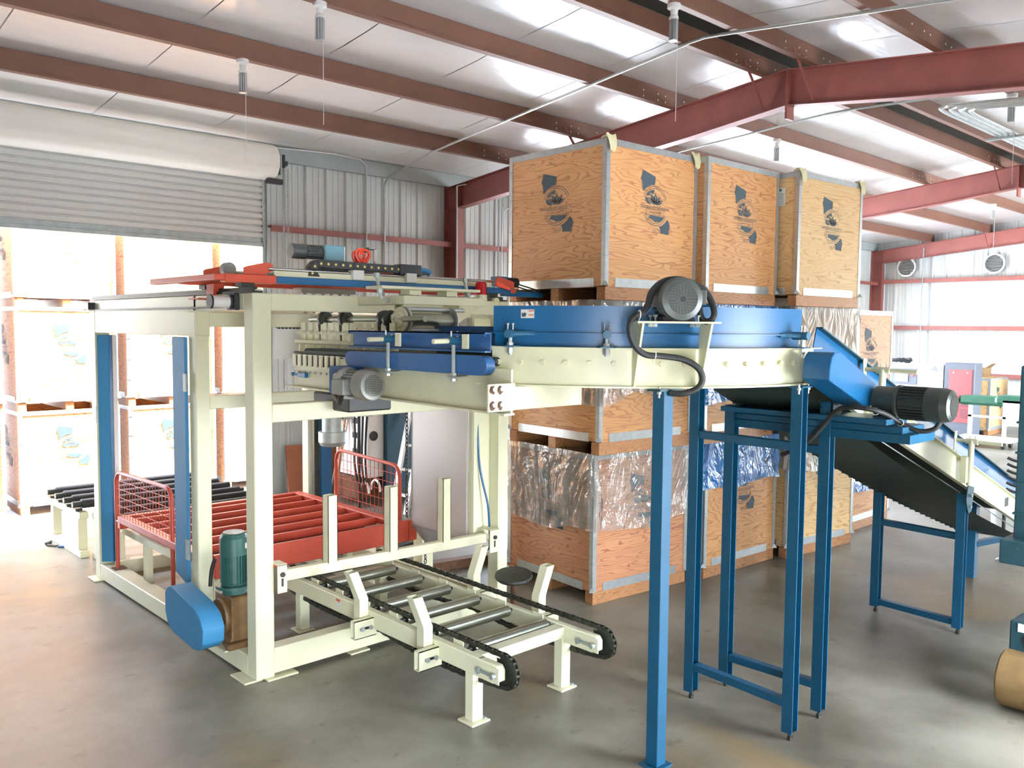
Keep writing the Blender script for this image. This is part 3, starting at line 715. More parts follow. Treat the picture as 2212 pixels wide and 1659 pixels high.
for i, (x, nm) in enumerate(((1.30, 'leftmost outdoor stack, cut by the picture edge'), (2.55, 'outdoor stack nearest the left edge, whole front in view'), (3.77, 'outdoor stack seen through the palletizer frame'), (5.0, 'outdoor stack just behind the door jamb'))):
    for k in range(3): crate(x+CW, 10.95+.02*k, k*CH-.03, 90, f'{lv[k]} crate of the {nm}', GO, 'ply')
crate(19.6, 6.25, 0, 0, 'distant plywood crate behind the green belt conveyor cart', 'distant crates', 'ply2')
crate(20.5, 8.2, 0, 4, 'distant pale crate beside the red and slate cabinet', 'distant crates', 'ply')

# ---------------- plastic sheets draped over crates
def sheet(cr, label, m, drop, seed, grp, front_only=False):
    W = CW; mb = MB(); e = .012; nU = 150; nV = 22; per = 4*W
    def base(s):
        s = s % per; k = int(s//W); u = s-k*W
        P, N = [((u, 0), (0, -1)), ((W, u), (1, 0)), ((W-u, W), (0, 1)), ((0, W-u), (-1, 0))][k]
        return P, N, u
    rows = []
    for j in range(nV+1):
        v = j/nV; row = []
        for i in range(nU):
            s = per*i/nU; (px, py), (nx, ny), u = base(s)
            L = drop(s/per, seed)
            z = CH+.006 - v*L
            sd_ = .35 if int((s % per)//W) in (1, 3) else 1.0
            wv = noise.noise(Vector((s*3.1, v*1.2, seed)))*.035*v*sd_ + noise.noise(Vector((s*9, v*5, seed+5)))*.012 + .010*v
            cdist = min(u, W-u); d = e + max(0, wv+.01)
            if cdist < .03:   # round corners
                d += .008
            row.append(mb.bm.verts.new((px+nx*d, py+ny*d, z + .01*noise.noise(Vector((s*5, v*3, seed+9)))*v)))
        rows.append(row)
    for a, b in zip(rows, rows[1:]):
        for i in range(nU):
            j = (i+1) % nU; mb.bm.faces.new((a[i], b[i], b[j], a[j]))
    # top skin, a thin ring lying on the rim
    ring = rows[0]; inner = []
    cx = cy_ = W/2
    for v in ring: inner.append(mb.bm.verts.new((cx+(v.co.x-cx)*.80, cy_+(v.co.y-cy_)*.80, CH+.004)))
    for i in range(nU):
        j = (i+1) % nU; mb.bm.faces.new((ring[i], ring[j], inner[j], inner[i]))
    mb.bm.faces.new(inner)
    o = mb.build('plastic_sheet', m); 
    Mx = Matrix.Translation(cr.location) @ Matrix.Rotation(cr.rotation_euler.z, 4, 'Z') @ Matrix.Translation(o.location)
    o.location = Mx.translation; o.rotation_euler = (0, 0, cr.rotation_euler.z)
    tag(o, label, 'plastic sheet', grp); return o
def hem(base, amp, fr=6): return lambda t, sd: base + amp*noise.noise(Vector((math.cos(t*2*PI)*fr/4, math.sin(t*2*PI)*fr/4, sd)))
GP = 'plastic sheets draped over the crates'
sheet(POS['c1'], 'clear crinkled sheet over the lowest crate nearest the palletizer', 'clear', hem(.63, .12), 1.3, GP)
sheet(POS['c2'], 'clear sheet over the middle crate behind the curved conveyor, hem above the crate foot', 'clear', hem(.76, .10), 4.1, GP)
sheet(POS['d1'], 'bright blue sheet over the lowest crate of the middle stack', 'bluefilm', hem(.44, .08), 7.7, GP)
sheet(POS['d2'], 'blue sheet over the middle crate of the middle stack, showing above the curved guard', 'bluefilm', hem(.80, .12), 9.2, GP)
sheet(POS['e1'], 'cloudy clear sheet over the pale crate behind the blue legs', 'milky', hem(.40, .2), 12.6, GP)
sheet(POS['e2'], 'wide clear sheet over the crate beside the curved conveyor end, billowing at its corner', 'milky', hem(.62, .3), 15.9, GP)
sheet(POS['f1'], 'pale blue sheet over the lower crate of the two-high stack', 'bluefilm', hem(.78, .08), 21.2, GP)
# ---------------- foam pads on crate corners, papers
def foam(k, lx, ly, label, sx=1, sy=1):
    c = POS[k]; mb = MB(); R = Matrix.Translation(c.location) @ Matrix.Rotation(c.rotation_euler.z, 4, 'Z')
    n = 14; rows = []
    for j in range(7):
        v = j/6; row = []
        for i in range(n):
            a = 2*PI*i/n; rr = (.05-.03*v)*(1+.35*noise.noise(Vector((math.cos(a)*1.5, math.sin(a)*1.5, v*2+lx*3+ly))))
            row.append(mb.bm.verts.new(R @ Vector((lx+rr*math.cos(a)+sx*-.0, ly+rr*math.sin(a)*.9, CH+.006+.025*math.sin(v*PI/2)))))
        rows.append(row)
    for a, b in zip(rows, rows[1:]):
        for i in range(n): mb.bm.faces.new((a[i], a[(i+1) % n], b[(i+1) % n], b[i]))
    mb.bm.faces.new(rows[-1]); mb.bm.faces.new(rows[0][::-1])
    # flap hanging over the edge
    fl = []
    for j in range(5):
        v = j/4; fl.append([mb.bm.verts.new(R @ Vector((lx+(i/4-.5)*(.11-.05*v), ly-(.03+.03*math.sin(v*2)), CH+.03-v*.13+.01*math.sin(i*2)))) for i in range(5)])
    for a, b in zip(fl, fl[1:]):
        for i in range(4): mb.bm.faces.new((a[i], a[i+1], b[i+1], b[i]))
    o = mb.build('corner_pad', 'foam'); tag(o, label, 'padding', 'pale foam pads on crate corners')
foam('c3', .04, .03, 'torn pale yellow pad on the near corner of the highest crate nearest the palletizer')
foam('c3', CW-.03, .03, 'pale yellow pad on the right corner of the highest crate nearest the palletizer')
foam('e3', .04, .03, 'pale yellow pad draped over the near corner of the knotty top crate')
foam('e3', CW-.03, .03, 'small pale pad on the far corner of the knotty top crate')
mb = MB(); mb.box(7.186, 4.07, 3.32, 7.190, 4.16, 3.48)
o = mb.build('paper_notice', 'paper'); tag(o, 'white printed paper notice stuck on the side of the knotty top crate', 'notice')
mb = MB()
for k in range(8): mb.box(7.1842, 4.08, 3.335+k*.013, 7.1857, 4.11+.04*random.random(), 3.338+k*.013)
mb.box(7.1842, 4.105, 3.452, 7.1857, 4.13, 3.47)
mb.build('printed_lines', 'ink', o)
# ================================================================ PALLETIZER
FX0, FX1, FY0, FY1 = 2.374, 4.464, 4.80, 7.79
pz_ = thing('palletizer_frame', 'large cream steel palletizer frame standing in front of the open roller door', 'machine', (3.42, 6.3, 0))
T = pz_
def post(x0, y0, x1, y1, z0, z1, m='cream'): return MB().box(x0, y0, z0, x1, y1, z1).build('post', m, T, bevel=.006)
post(FX0, FY0, FX0+.122, FY0+.12, .012, 2.388); post(FX1-.10, FY0, FX1, FY0+.12, .012, 2.388)
post(FX0, FY1-.12, FX0+.12, FY1, .012, 2.39); post(4.375, FY1-.12, FX1+.01, FY1, .012, 2.39)
post(FX0, 5.635, FX0+.10, 5.745, .15, 2.281); post(4.52, 5.96, 4.64, 6.10, .012, 2.38)
def beam(*b, m='cream'): return MB().box(*b).build('beam', m, T, bevel=.005)
beam(FX0+.122, FY0+.004, 2.283, FX1-.10, FY0+.114, 2.388)           # top, front
beam(FX0+.122, FY0+.004, 1.60, FX1-.10, FY0+.114, 1.712)            # middle, front
beam(FX0+.122, FY0+.004, .03, FX1-.10, FY0+.114, .19)               # base, front
beam(FX0+.002, FY0+.12, .012, FX0+.118, FY1-.12, .14)               # base, left side
beam(FX1-.118, FY0+.12, .012, FX1-.002, FY1-.12, .14)
beam(FX0+.002, FY0+.12, 2.283, FX0+.098, 5.66, 2.388)               # top, left near part
beam(FX0+.002, 5.62, 2.118, FX0+.098, FY1-.12, 2.388)               # deep plate
beam(FX1-.098, FY0+.12, 2.20, FX1-.002, FY1-.12, 2.388)
beam(FX0+.10, 5.64, 1.62, 4.40, 5.72, 1.713); beam(FX0+.10, 5.64, 2.18, 4.40, 5.72, 2.28)
beam(FX0+.12, FY1-.114, .012, FX1-.118, FY1-.004, .13); beam(FX0+.12, FY1-.114, 2.28, FX1-.1, FY1-.004, 2.388)
for b in ((FX0-.07, FY0+.02, FX0+.05, FY0+.22), (FX0+.06, FY0-.03, FX0+.27, FY0+.10), (FX1-.2, FY0-.03, FX1+.03, FY0+.1), (FX0-.06, FY1-.16, FX0+.1, FY1+.03), (3.05, FY0+.0, 3.2, FY0+.12)):
    MB().box(b[0], b[1], 0, b[2], b[3], .012).build('base_plate', 'creamd', T, bevel=.003)
MB().box(FX0-.045, 5.60, 2.281, FX0+.12, 5.76, 2.287).build('cap_plate', 'cream', T)
# linear rails on the long top beams
for x in (2.415, 4.42):
    MB().box(x-.035, FY0+.02, 2.39, x+.035, FY1+.02, 2.402).box(x-.018, FY0+.05, 2.402, x+.018, FY1, 2.425).build('linear_rail', 'dark', T)
MB().box(FX0-.012, FY0+.4, 2.30, FX0-.002, FY1, 2.312).build('belt', 'dark', T)
mb = MB(); mb.cyl((FX0-.16, 5.02, 2.335), (FX0-.045, 5.02, 2.335), .036, 20); p = mb.build('pulley', 'white', T)
MB().cyl((FX0-.17, 5.02, 2.335), (FX0-.158, 5.02, 2.335), .044, 20).build('pulley_flange', 'black', p); MB().cyl((FX0-.05, 5.02, 2.335), (FX0-.038, 5.02, 2.335), .046, 20).build('pulley_flange', 'black', p)
MB().box(FX0-.035, 4.965, 2.285, FX0, 5.075, 2.388).cyl((FX0-.05, 5.02, 2.335), (FX0-.03, 5.02, 2.335), .034, 16).build('bearing_block', 'black', T, bevel=.006)
MB().box(FX0-.05, 7.66, 2.31, FX0+.03, 7.86, 2.37).cyl((FX0-.01, 7.86, 2.34), (FX0-.01, 7.98, 2.34), .035, 14).build('bearing_block', 'black', T, bevel=.005)
for x in (FX0+.06, 4.36): MB().prism(arcpts((x, FY0+.03, 2.388), .028, 0, 180, 8), (0, .03, 0)).build('pipe_clip', 'cream', T)
# adjustable rail with three stakes
mb = MB().bar((2.555, FY0+.02, .638), (4.25, FY0+.02, .602), .055, .07)
a = mb.build('stake_rail', 'creamd', T, bevel=.004)
for x, z0, z1 in ((2.905, .66, 1.10), (3.385, .65, 1.098), (3.85, .64, 1.10)):
    mb = MB(); w_ = .035; y = FY0+.02
    mb.box(x-w_, y-w_, z0, x-w_+.004, y+w_, z1).box(x+w_-.004, y-w_, z0, x+w_, y+w_, z1).box(x-w_, y-w_, z0, x+w_, y-w_+.004, z1).box(x-w_, y+w_-.004, z0, x+w_, y+w_, z1)
    mb.build('stake', 'creamd', a)
for x0, x1, zt in ((2.497, 2.56, .722), (4.243, 4.335, .668)):
    mb = MB(); mb.box(x0, FY0-.045, zt-.175, x1, FY0-.038, zt).box(x0, FY0-.045, zt-.004, x1, FY0+.06, zt+.004)
    b = mb.build('slotted_bracket', 'creamd', T)
    xm = (x0+x1)/2; MB().cyl((xm, FY0-.058, zt-.06), (xm, FY0-.045, zt-.06), .016, 6).box(xm-.007, FY0-.047, zt-.135, xm+.007, FY0-.0445, zt-.085).build('bolt', 'dark', b)
# inner cabinet sheet, cable guard, blue chain guards
MB().box(4.18, 4.96, .56, 4.20, 5.67, 2.26).build('cover_sheet', 'panel', T, bevel=.004)
MB().box(4.20, 4.90, .56, 4.36, 4.96, 2.26).box(4.20, 5.62, .56, 4.38, 5.67, 2.26).build('cover_flange', 'cream', T)
MB().prism([(4.18, 4.94, .56), (4.18, 5.4, .40), (4.18, 5.66, .56)], (.01, 0, 0)).build('chute_plate', 'galvd', T)
def chain_guard(x0, y0, x1, y1, z0, z1, dz, m):
    mb = MB(); mb.prism([(x0, y0, z0), (x0, y1, z0+dz), (x0, y1, z1), (x0, y0, z1)], (x1-x0, 0, 0)); return mb.build('chain_guard', m, T, bevel=.004)
chain_guard(2.352, 5.762, 2.376, 5.975, .39, 2.11, .06, 'skyblue')
MB().box(2.345, 5.735, 1.74, 2.356, 5.78, 1.86).build('hinge', 'galvd', T); MB().box(2.345, 5.735, .58, 2.356, 5.78, .72).build('hinge', 'galvd', T)
MB().prism([(2.385, 7.655, .16), (2.46, 7.60, .16), (2.46, 7.60, 2.10), (2.385, 7.655, 2.10)], (.012, .012, 0)).build('chain_guard', 'skyblue', T)
MB().box(2.462, 7.60, .16, 2.485, 7.66, 2.10).build('chain_guard', 'blue', T)  # darker blue stands in for shade on the side of this guard
MB().box(2.495, 7.62, .16, 2.53, 7.68, 2.10).build('vertical_rail', 'white', T)
MB().box(2.345, 7.60, 1.36, 2.36, 7.63, 1.50).build('hinge', 'galvd', T)
MB().box(4.40, 7.46, .14, 4.52, 7.52, 2.0).box(4.395, 7.44, .14, 4.53, 7.45, .32).build('chain_guard', 'blue', T)
mb = MB()
for i in range(4):
    for j in range(3): mb.cyl((4.42+i*.027, 7.437, .18+j*.045), (4.42+i*.027, 7.439, .18+j*.045), .006, 6)
mb.build('punched_holes', 'black', T)
MB().box(4.34, 7.49, .14, 4.39, 7.53, 2.1).build('lift_chain', 'chain', T)
# lift chain beside the cover
chain_loop([(4.16, 5.70, .62), (4.16, 5.70, 1.62)], .0055, .034).build('lift_chain', 'chain', T)
MB().tube(smooth_path([(4.25, 4.92, 1.66), (4.24, 4.90, 1.35), (4.25, 4.88, 1.1), (4.29, 4.84, .85), (4.31, 4.84, .66), (4.33, 4.86, .50), (4.31, 5.0, .42)], 5), .008, 8).build('air_hose', 'blue', T)
# interior mechanism: comb of sleeves on two bars, cam shaft, white backing plate with chain
MB().box(3.0, 5.72, 1.95, 4.40, 5.74, 2.28).build('backing_plate', 'white', T)
mb = MB()
for k in range(46): mb.box(3.02+k*.03, 5.712, 2.168, 3.02+k*.03+.018, 5.722, 2.192)
mb.box(3.0, 5.712, 2.176, 4.4, 5.717, 2.184); mb.build('drive_chain', 'chain', T)
sb = MB().box(3.02, 4.2, 2.135, 3.05, 5.45, 2.155).box(2.985, 4.2, 2.075, 3.015, 5.42, 2.095).build('sleeve_bar', 'creamd', T)
for k in range(13):
    y = 4.30+k*.089
    MB().lathe((3.035, y, 2.215), (0, 0, -1), [(0, .0), (0, .022), (.05, .022), (.06, .027), (.07, .022), (.135, .022), (.15, .034), (.185, .036), (.20, .028), (.20, 0)], 14).build('sleeve', 'cream', T)
MB().cyl((3.05, 4.0, 2.24), (3.05, 5.3, 2.24), .018, 12).build('cam_shaft', 'steel', T)
for y in (5.12, 4.86, 4.42, 4.36):
    mb = MB(); mb.lathe((3.05, y-.035, 2.24), (0, 1, 0), [(0, 0), (0, .045), (.02, .055), (.05, .05), (.07, 0)], 16); mb.prism([(3.03, y, 2.24), (3.03, y+.05, 2.20), (3.03, y+.01, 2.05), (3.03, y-.012, 2.05)], (.03, 0, 0))
    mb.build('cam_arm', 'dark', T)
# ---- gantry carriage on top
G = thing('gantry_carriage', 'red and blue gantry carriage riding on rails across the top of the palletizer', 'machine', (3.4, 5.2, 2.43))
MB().box(2.60, 4.93, 2.455, 4.60, 4.99, 2.50).build('cross_beam', 'blue', G, bevel=.004)
MB().box(2.60, 5.56, 2.455, 4.60, 5.62, 2.50).build('cross_beam', 'red', G, bevel=.004)
MB().box(2.26, 4.925, 2.452, 2.598, 4.995, 2.503).box(2.20, 4.93, 2.462, 2.262, 5.95, 2.498).box(2.26, 5.55, 2.456, 2.598, 5.62, 2.50).build('end_beam', 'red', G, bevel=.004)
MB().box(4.602, 4.94, 2.46, 4.66, 5.62, 2.49).build('end_beam', 'red', G, bevel=.003)
MB().prism([(2.36, 5.30, 2.455), (2.36, 5.42, 2.455), (2.36, 5.40, 2.36), (2.36, 5.32, 2.36)], (.07, 0, 0)).box(2.25, 5.28, 2.354, 2.47, 5.44, 2.362).build('carriage_foot', 'red', G)
for x, y in ((2.415, 4.98), (2.415, 5.52), (4.42, 4.98), (4.42, 5.52)): MB().box(x-.04, y-.05, 2.425, x+.04, y+.05, 2.456).build('bearing_block', 'dark', G, bevel=.003)
def hook_plate(x, y, s, nm='hook_plate'):
    return MB().prism([(x-s*.0, y, 2.50), (x+s*.13, y, 2.50), (x+s*.19, y, 2.535), (x+s*.19, y, 2.57), (x+s*.165, y, 2.585), (x+s*.13, y, 2.580), (x+s*.02, y, 2.555), (x, y, 2.545)], (0, .012, 0)).build(nm, 'red', G)
hook_plate(2.40, 4.96, 1); hook_plate(2.36, 5.45, 1); hook_plate(4.66, 4.96, -1)
MB().prism([(4.42, 4.90, 2.55), (4.42, 4.90, 2.51), (4.56, 4.90, 2.48), (4.56, 4.90, 2.50)], (0, .02, 0)).build('hook_plate', 'hot', G)
for y, z in ((4.965, 2.545), (5.48, 2.545)):
    r = MB().cyl((2.56, y, z), (4.44, y, z), .011, 12).build('guide_rod', 'chrome', G)
    MB().box(2.60, y-.02, 2.501, 4.42, y+.02, 2.512).box(2.60, y-.006, 2.51, 4.42, y+.006, 2.536).build('rod_support', 'cream', r)
for x in (3.20, 3.64):
    for y in (4.96, 5.48): MB().box(x-.044, y-.032, 2.503, x+.044, y+.032, 2.568).build('slide_block', 'white', G, bevel=.003)
MB().box(3.0, 4.99, 2.569, 3.85, 5.5, 2.58).build('trolley_plate', 'dark', G)
MB().prism([(2.86, 5.0, 2.545), (3.16, 5.0, 2.562), (3.16, 5.0, 2.60), (3.02, 5.0, 2.59), (2.86, 5.0, 2.555)], (0, .2, 0)).build('trolley_skirt', 'dark', G)
mb = MB(); mb.lathe((2.42, 5.20, 2.545), (0, 1, 0), [(0, 0), (0, .045), (.05, .045), (.05, 0)], 20); mb.build('idler_pulley', 'galvd', G)
# drag chain with yellow plugs
mb = MB(); cp = (2.905, 2.555); path = [(3.55, 2.60)]
def link(cx, cz, ang, k):
    m_ = MB(); c, s = math.cos(ang), math.sin(ang)
    def R(u, v): return (cx+u*c-v*s, cz+u*s+v*c)
    pts = [R(u, v) for u, v in ((-.029, -.026), (.029, -.026), (.029, .026), (-.029, .026))]
    m_.prism([(p[0], 4.955, p[1]) for p in pts], (0, .06, 0)); o_ = m_.build('chain_link', 'black', G, bevel=.003)
    MB().cyl((cx, 4.953, cz), (cx, 4.9555, cz), .0085, 12).build('plug', 'yellow', o_)
pts = [(3.60-k*.056, 2.592+.0005*k, 0) for k in range(12)]
pts += [(2.93, 2.598, .15), (2.884, 2.578, .75), (2.866, 2.533, 1.35), (2.90, 2.502, 2.2)]
for k, (x, z, a) in enumerate(pts): link(x, z, a, k)
MB().box(3.55, 4.945, 2.555, 3.74, 5.03, 2.63).build('chain_anchor', 'black', G, bevel=.004)
MB().tube(smooth_path([(3.70, 5.0, 2.60), (3.80, 5.0, 2.605), (3.86, 5.0, 2.585)], 4), .014, 8).tube(smooth_path([(3.70, 5.04, 2.59), (3.8, 5.04, 2.59), (3.87, 5.03, 2.568)], 4), .01, 8).build('cable_bundle', 'skyblue', G)
g = MB().lathe((2.90, 5.30, 2.70), (1, 0, 0), [(0, 0), (0, .045), (.01, .052), (.10, .052), (.11, .044), (.22, .044), (.225, .05), (.235, .05)], 20).build('trolley_motor', 'motor', G)
mb = MB()
for k in range(10):
    a = 2*PI*k/10; mb.bar((3.01, 5.30+.046*math.cos(a), 2.70+.046*math.sin(a)), (3.12, 5.30+.046*math.cos(a), 2.70+.046*math.sin(a)), .008, .008)
mb.build('cooling_fin', 'black', g)
MB().box(3.135, 5.25, 2.575, 3.30, 5.36, 2.755).build('gearbox', 'aqua', G, bevel=.008)
for k, (r, z) in enumerate(((.05, 2.66), (.042, 2.655), (.058, 2.665), (.047, 2.67))):
    pp = []
    for i in range(22):
        a = 2*PI*i/22; pp.append((3.375+k*.008+r*1.25*math.cos(a)*(.7+.3*math.sin(a)), 5.2-.012*k, z+.015+r*math.sin(a)*.95))
    MB().tube(pp, .0095, 6, True).build('coiled_hose', 'hot', G)
MB().tube(smooth_path([(3.30, 5.2, 2.59), (3.42, 5.1, 2.575), (3.52, 5.08, 2.57), (3.6, 5.06, 2.565)], 4), .009, 6).build('air_hose', 'hot', G)
MB().bar((3.36, 5.2, 2.735), (3.52, 5.2, 2.74), .012, .008).box(3.43, 5.18, 2.715, 3.45, 5.22, 2.75).build('sensor_arm', 'black', G)
MB().box(3.50, 5.19, 2.65, 3.525, 5.21, 2.74).bar((3.51, 5.2, 2.65), (3.545, 5.2, 2.60), .02, .02).build('sensor_bracket', 'paper', G)
MB().lathe((4.86, 5.15, 2.56), (-1, 0, 0), [(0, 0), (0, .04), (.12, .04), (.12, .03), (.2, .03), (.2, 0)], 14).build('trolley_motor', 'black', G)
MB().box(4.62, 5.1, 2.52, 4.72, 5.2, 2.60).build('gearbox', 'navy', G, bevel=.004)
MB().tube(smooth_path([(4.80, 5.1, 2.55), (4.9, 5.05, 2.52), (5.0, 5.0, 2.49), (5.10, 5.0, 2.49)], 4), .006, 6).tube(smooth_path([(4.78, 5.12, 2.54), (4.86, 5.03, 2.50), (4.98, 4.98, 2.48), (5.08, 4.98, 2.47)], 4), .006, 6).build('motor_cable', 'black', G)
MB().box(4.60, 5.0, 2.44, 5.02, 5.06, 2.48).build('cable_tray', 'blue', G)
# suspended gripper block under the gantry
gb = MB().box(2.98, 5.30, 2.42, 3.42, 5.42, 2.455).build('gripper_block', 'panel', G, bevel=.003)
for x in (3.02, 3.09, 3.16, 3.23, 3.30, 3.37): MB().cyl((x, 5.33, 2.28), (x, 5.33, 2.42), .012, 10).build('guide_pin', 'chrome', gb)
# ---- beacon
t = thing('warning_beacon', 'red dome warning light on a cream base on top of the palletizer', 'beacon', (4.225, 4.86, 2.39))
MB().lathe((4.225, 4.86, 2.39), (0, 0, 1), [(0, 0), (0, .048), (.045, .046), (.048, 0)], 20).build('base', 'cream', t)
bm_ = mat('red_lens', '#C8121C', .15); bm_.node_tree.nodes['Principled BSDF'].inputs['Transmission Weight'].default_value = .35
MB().lathe((4.225, 4.86, 2.437), (0, 0, 1), [(0, .044), (.08, .042), (.095, .034), (.10, .0)], 20).build('lens', bm_, t)
# ---- hold-down roller arm
H_ = thing('hold_down_arm', 'cream hold-down arm with a bright steel roller, bolted to the top front beam', 'machine part', (3.4, 4.3, 2.2))
MB().box(3.11, 4.29, 2.329, 3.77, 4.36, 2.385).build('cross_tube', 'cream', H_, bevel=.004)
MB().box(3.105, 4.36, 2.329, 3.165, 4.80, 2.386).build('side_tube', 'creamd', H_, bevel=.004); MB().box(3.715, 4.36, 2.329, 3.77, 4.80, 2.386).build('side_tube', 'creamd', H_, bevel=.004)
MB().cyl((3.09, 4.45, 2.358), (3.106, 4.45, 2.358), .017, 14).build('bolt', 'galv', H_)
MB().box(3.16, 4.30, 2.388, 3.25, 4.40, 2.42).build('spacer_block', 'cream', H_, bevel=.003); MB().box(3.45, 4.30, 2.388, 3.54, 4.40, 2.42).build('spacer_block', 'cream', H_, bevel=.003)
MB().box(2.93, 4.26, 2.42, 3.70, 4.44, 2.438).build('top_plate', 'cream', H_, bevel=.003)
for x, y in ((2.97, 4.33), (3.66, 4.33)):
    MB().cyl((x, y, 2.36), (x-.02, y+.02, 2.50), .011, 8).cyl((x-.02, y+.02, 2.49), (x-.021, y+.021, 2.515), .018, 8).cyl((x-.004, y+.004, 2.395), (x-.007, y+.007, 2.42), .02, 6).build('adjusting_screw', 'galvd', H_)
for pl in ([(3.112, 2.33), (3.42, 2.33), (3.14, 2.165), (3.03, 2.19), (3.02, 2.26)], [(3.56, 2.33), (3.735, 2.33), (3.455, 2.165), (3.42, 2.20)]):
    MB().prism([(x, 4.295, z) for x, z in pl], (0, .010, 0)).build('swing_plate', 'creamd', H_)
MB().box(3.12, 4.40, 2.26, 3.74, 4.41, 2.329).build('back_web', 'creamd', H_)
MB().lathe((3.065, 4.26, 2.235), (-1, 0, 0), [(0, .078), (.012, .078), (.014, .05), (.03, .045), (.032, .02), (.04, .018), (.04, 0)], 24).build('hub', 'creamd', H_)
MB().lathe((3.07, 4.24, 2.23), (1, 0, 0), [(0, 0), (0, .085), (.006, .085), (.006, .04)], 24).build('roller_flange', 'galv', H_); MB().lathe((3.43, 4.24, 2.23), (-1, 0, 0), [(0, 0), (0, .085), (.006, .085), (.006, .04)], 24).build('roller_flange', 'galv', H_)
MB().cyl((3.08, 4.225, 2.235), (3.42, 4.225, 2.235), .04, 24).build('roller', 'steel', H_)
MB().cyl((3.08, 4.21, 2.172), (3.42, 4.21, 2.172), .012, 12).cyl((3.10, 4.25, 2.30), (3.55, 4.25, 2.30), .014, 12).build('tie_rod', 'galv', H_)
# ---- infeed belt conveyor
I = thing('infeed_conveyor', 'straight infeed belt conveyor with dark blue covers running into the palletizer', 'conveyor', (3.1, 4.1, 1.76))
mb = MB(); mb.prism([(2.86, 3.06, 1.775), (2.86, 5.16, 1.80), (2.86, 5.16, 1.93), (2.86, 4.62, 1.93), (2.86, 4.62, 1.99), (2.86, 3.06, 1.99)], (.012, 0, 0)); mb.build('side_plate', 'creamd', I)
MB().bar((2.85, 3.06, 1.770), (2.85, 5.24, 1.792), .07, .010).build('bottom_flange', 'creamd', I)
MB().box(3.36, 3.06, 1.79, 3.372, 5.16, 2.03).build('side_plate', 'creamd', I)
for k in range(9):
    y = 4.625+k*.068; MB().box(2.852, y, 1.925, 2.8625, y+.030, 2.005).build('comb_tooth', 'cream', I)
MB().box(2.863, 4.60, 1.931, 2.871, 5.18, 1.998).build('comb_backing', 'black', I)
MB().box(2.92, 4.62, 1.65, 3.25, 5.05, 1.76).build('drive_housing', 'black', I, bevel=.01)
mb = MB()
for k in range(9): mb.cyl((2.85, 4.64+k*.068, 1.89), (2.86, 4.64+k*.068, 1.89), .009, 6)
mb.build('bolt', 'galvd', I)
MB().cyl((2.885, 4.58, 2.012), (2.885, 5.22, 2.012), .012, 10).build('front_rod', 'dark', I)
MB().box(2.83, 5.0, 1.855, 2.858, 5.10, 1.885).cyl((2.84, 5.10, 1.87), (2.84, 5.17, 1.872), .008, 8).cyl((2.84, 5.16, 1.872), (2.84, 5.18, 1.872), .014, 8).build('latch', 'blue', I, bevel=.003)
pts = [(2.80, 4.42, 1.955)] + [(2.80, 4.42+.045*math.cos(t), 2.0+.045*math.sin(t)) for t in [(-90+22.5*i)*PI/180 for i in range(9)]] + [(2.80, 3.225+.05*math.cos(t), 2.004+.05*math.sin(t)) for t in [(90+22.5*i)*PI/180 for i in range(9)]]
MB().prism(pts, (.057, 0, 0)).build('belt_cover', 'navy', I)
MB().box(2.873, 3.20, 2.0, 3.355, 5.1, 2.045).build('belt', 'belt', I, bevel=.015)
mb = MB()
mb.box(2.838, 3.19, 2.072, 2.845, 4.43, 2.168); mb.box(2.80, 3.19, 2.162, 2.845, 4.43, 2.169); mb.box(2.80, 3.19, 2.070, 2.845, 4.43, 2.077); mb.box(2.80, 3.19, 2.15, 2.804, 4.43, 2.169)
mb.build('side_guide', 'navy', I)
MB().box(3.31, 3.02, 2.09, 3.318, 4.25, 2.20).build('side_guide', 'navy', I)
for y in (4.00, 3.42):
    c = MB().cyl((2.79, y, 1.93), (2.79, y, 2.13), .011, 10).build('clamp_rod', 'galvd', I)
    MB().cyl((2.79, y+.01, 2.125), (2.79, y-.055, 2.125), .001, 4).cyl((2.835, y-.01, 2.125), (2.745, y-.01, 2.125), .021, 14).build('clamp_collar', 'clampblue', c)
    MB().cyl((2.84, y-.01, 2.125), (2.65, y-.01, 2.122), .013, 12).build('clamp_pipe', 'cream', c)
    MB().box(2.788, y-.115, 2.085, 2.80, y-.065, 2.16).build('clamp_plate', 'cream', c, bevel=.003)
    MB().cyl((2.79, y, 1.945), (2.79, y, 1.96), .022, 8).cyl((2.79, y, 1.918), (2.79, y, 1.93), .017, 6).box(2.77, y-.045, 1.938, 2.85, y+.03, 1.944).build('clamp_nut', 'galv', c)
    MB().cyl((2.77, y-.005, 2.14), (2.77, y-.005, 2.175), .005, 6).cyl((2.81, y-.005, 2.14), (2.81, y-.005, 2.175), .005, 6).build('set_screw', 'galvd', c)
MB().box(2.70, 3.045, 1.79, 2.876, 3.06, 1.925).box(2.868, 3.06, 1.79, 2.876, 3.3, 1.925).build('end_plate', 'creamd', I, bevel=.003)
mb = MB()
for x, z in ((2.725, 1.90), (2.775, 1.90), (2.725, 1.825), (2.775, 1.825)):
    MB().cyl((x, 3.03, z), (x, 3.0445, z), .011, 6).build('bolt', 'galv', I)
    mb = MB(); mb.bm.faces.new([mb.bm.verts.new((x+(.016+.007*random.random())*math.cos(u), 3.0444, z-.004+(.017+.010*random.random())*math.sin(u))) for u in [2*PI*i/11 for i in range(11)]]); mb.build('rust_stain', 'rust', I)
MB().box(2.877, 3.06, 1.79, 3.36, 3.13, 1.905).build('cross_tube', 'creamd', I, bevel=.003)
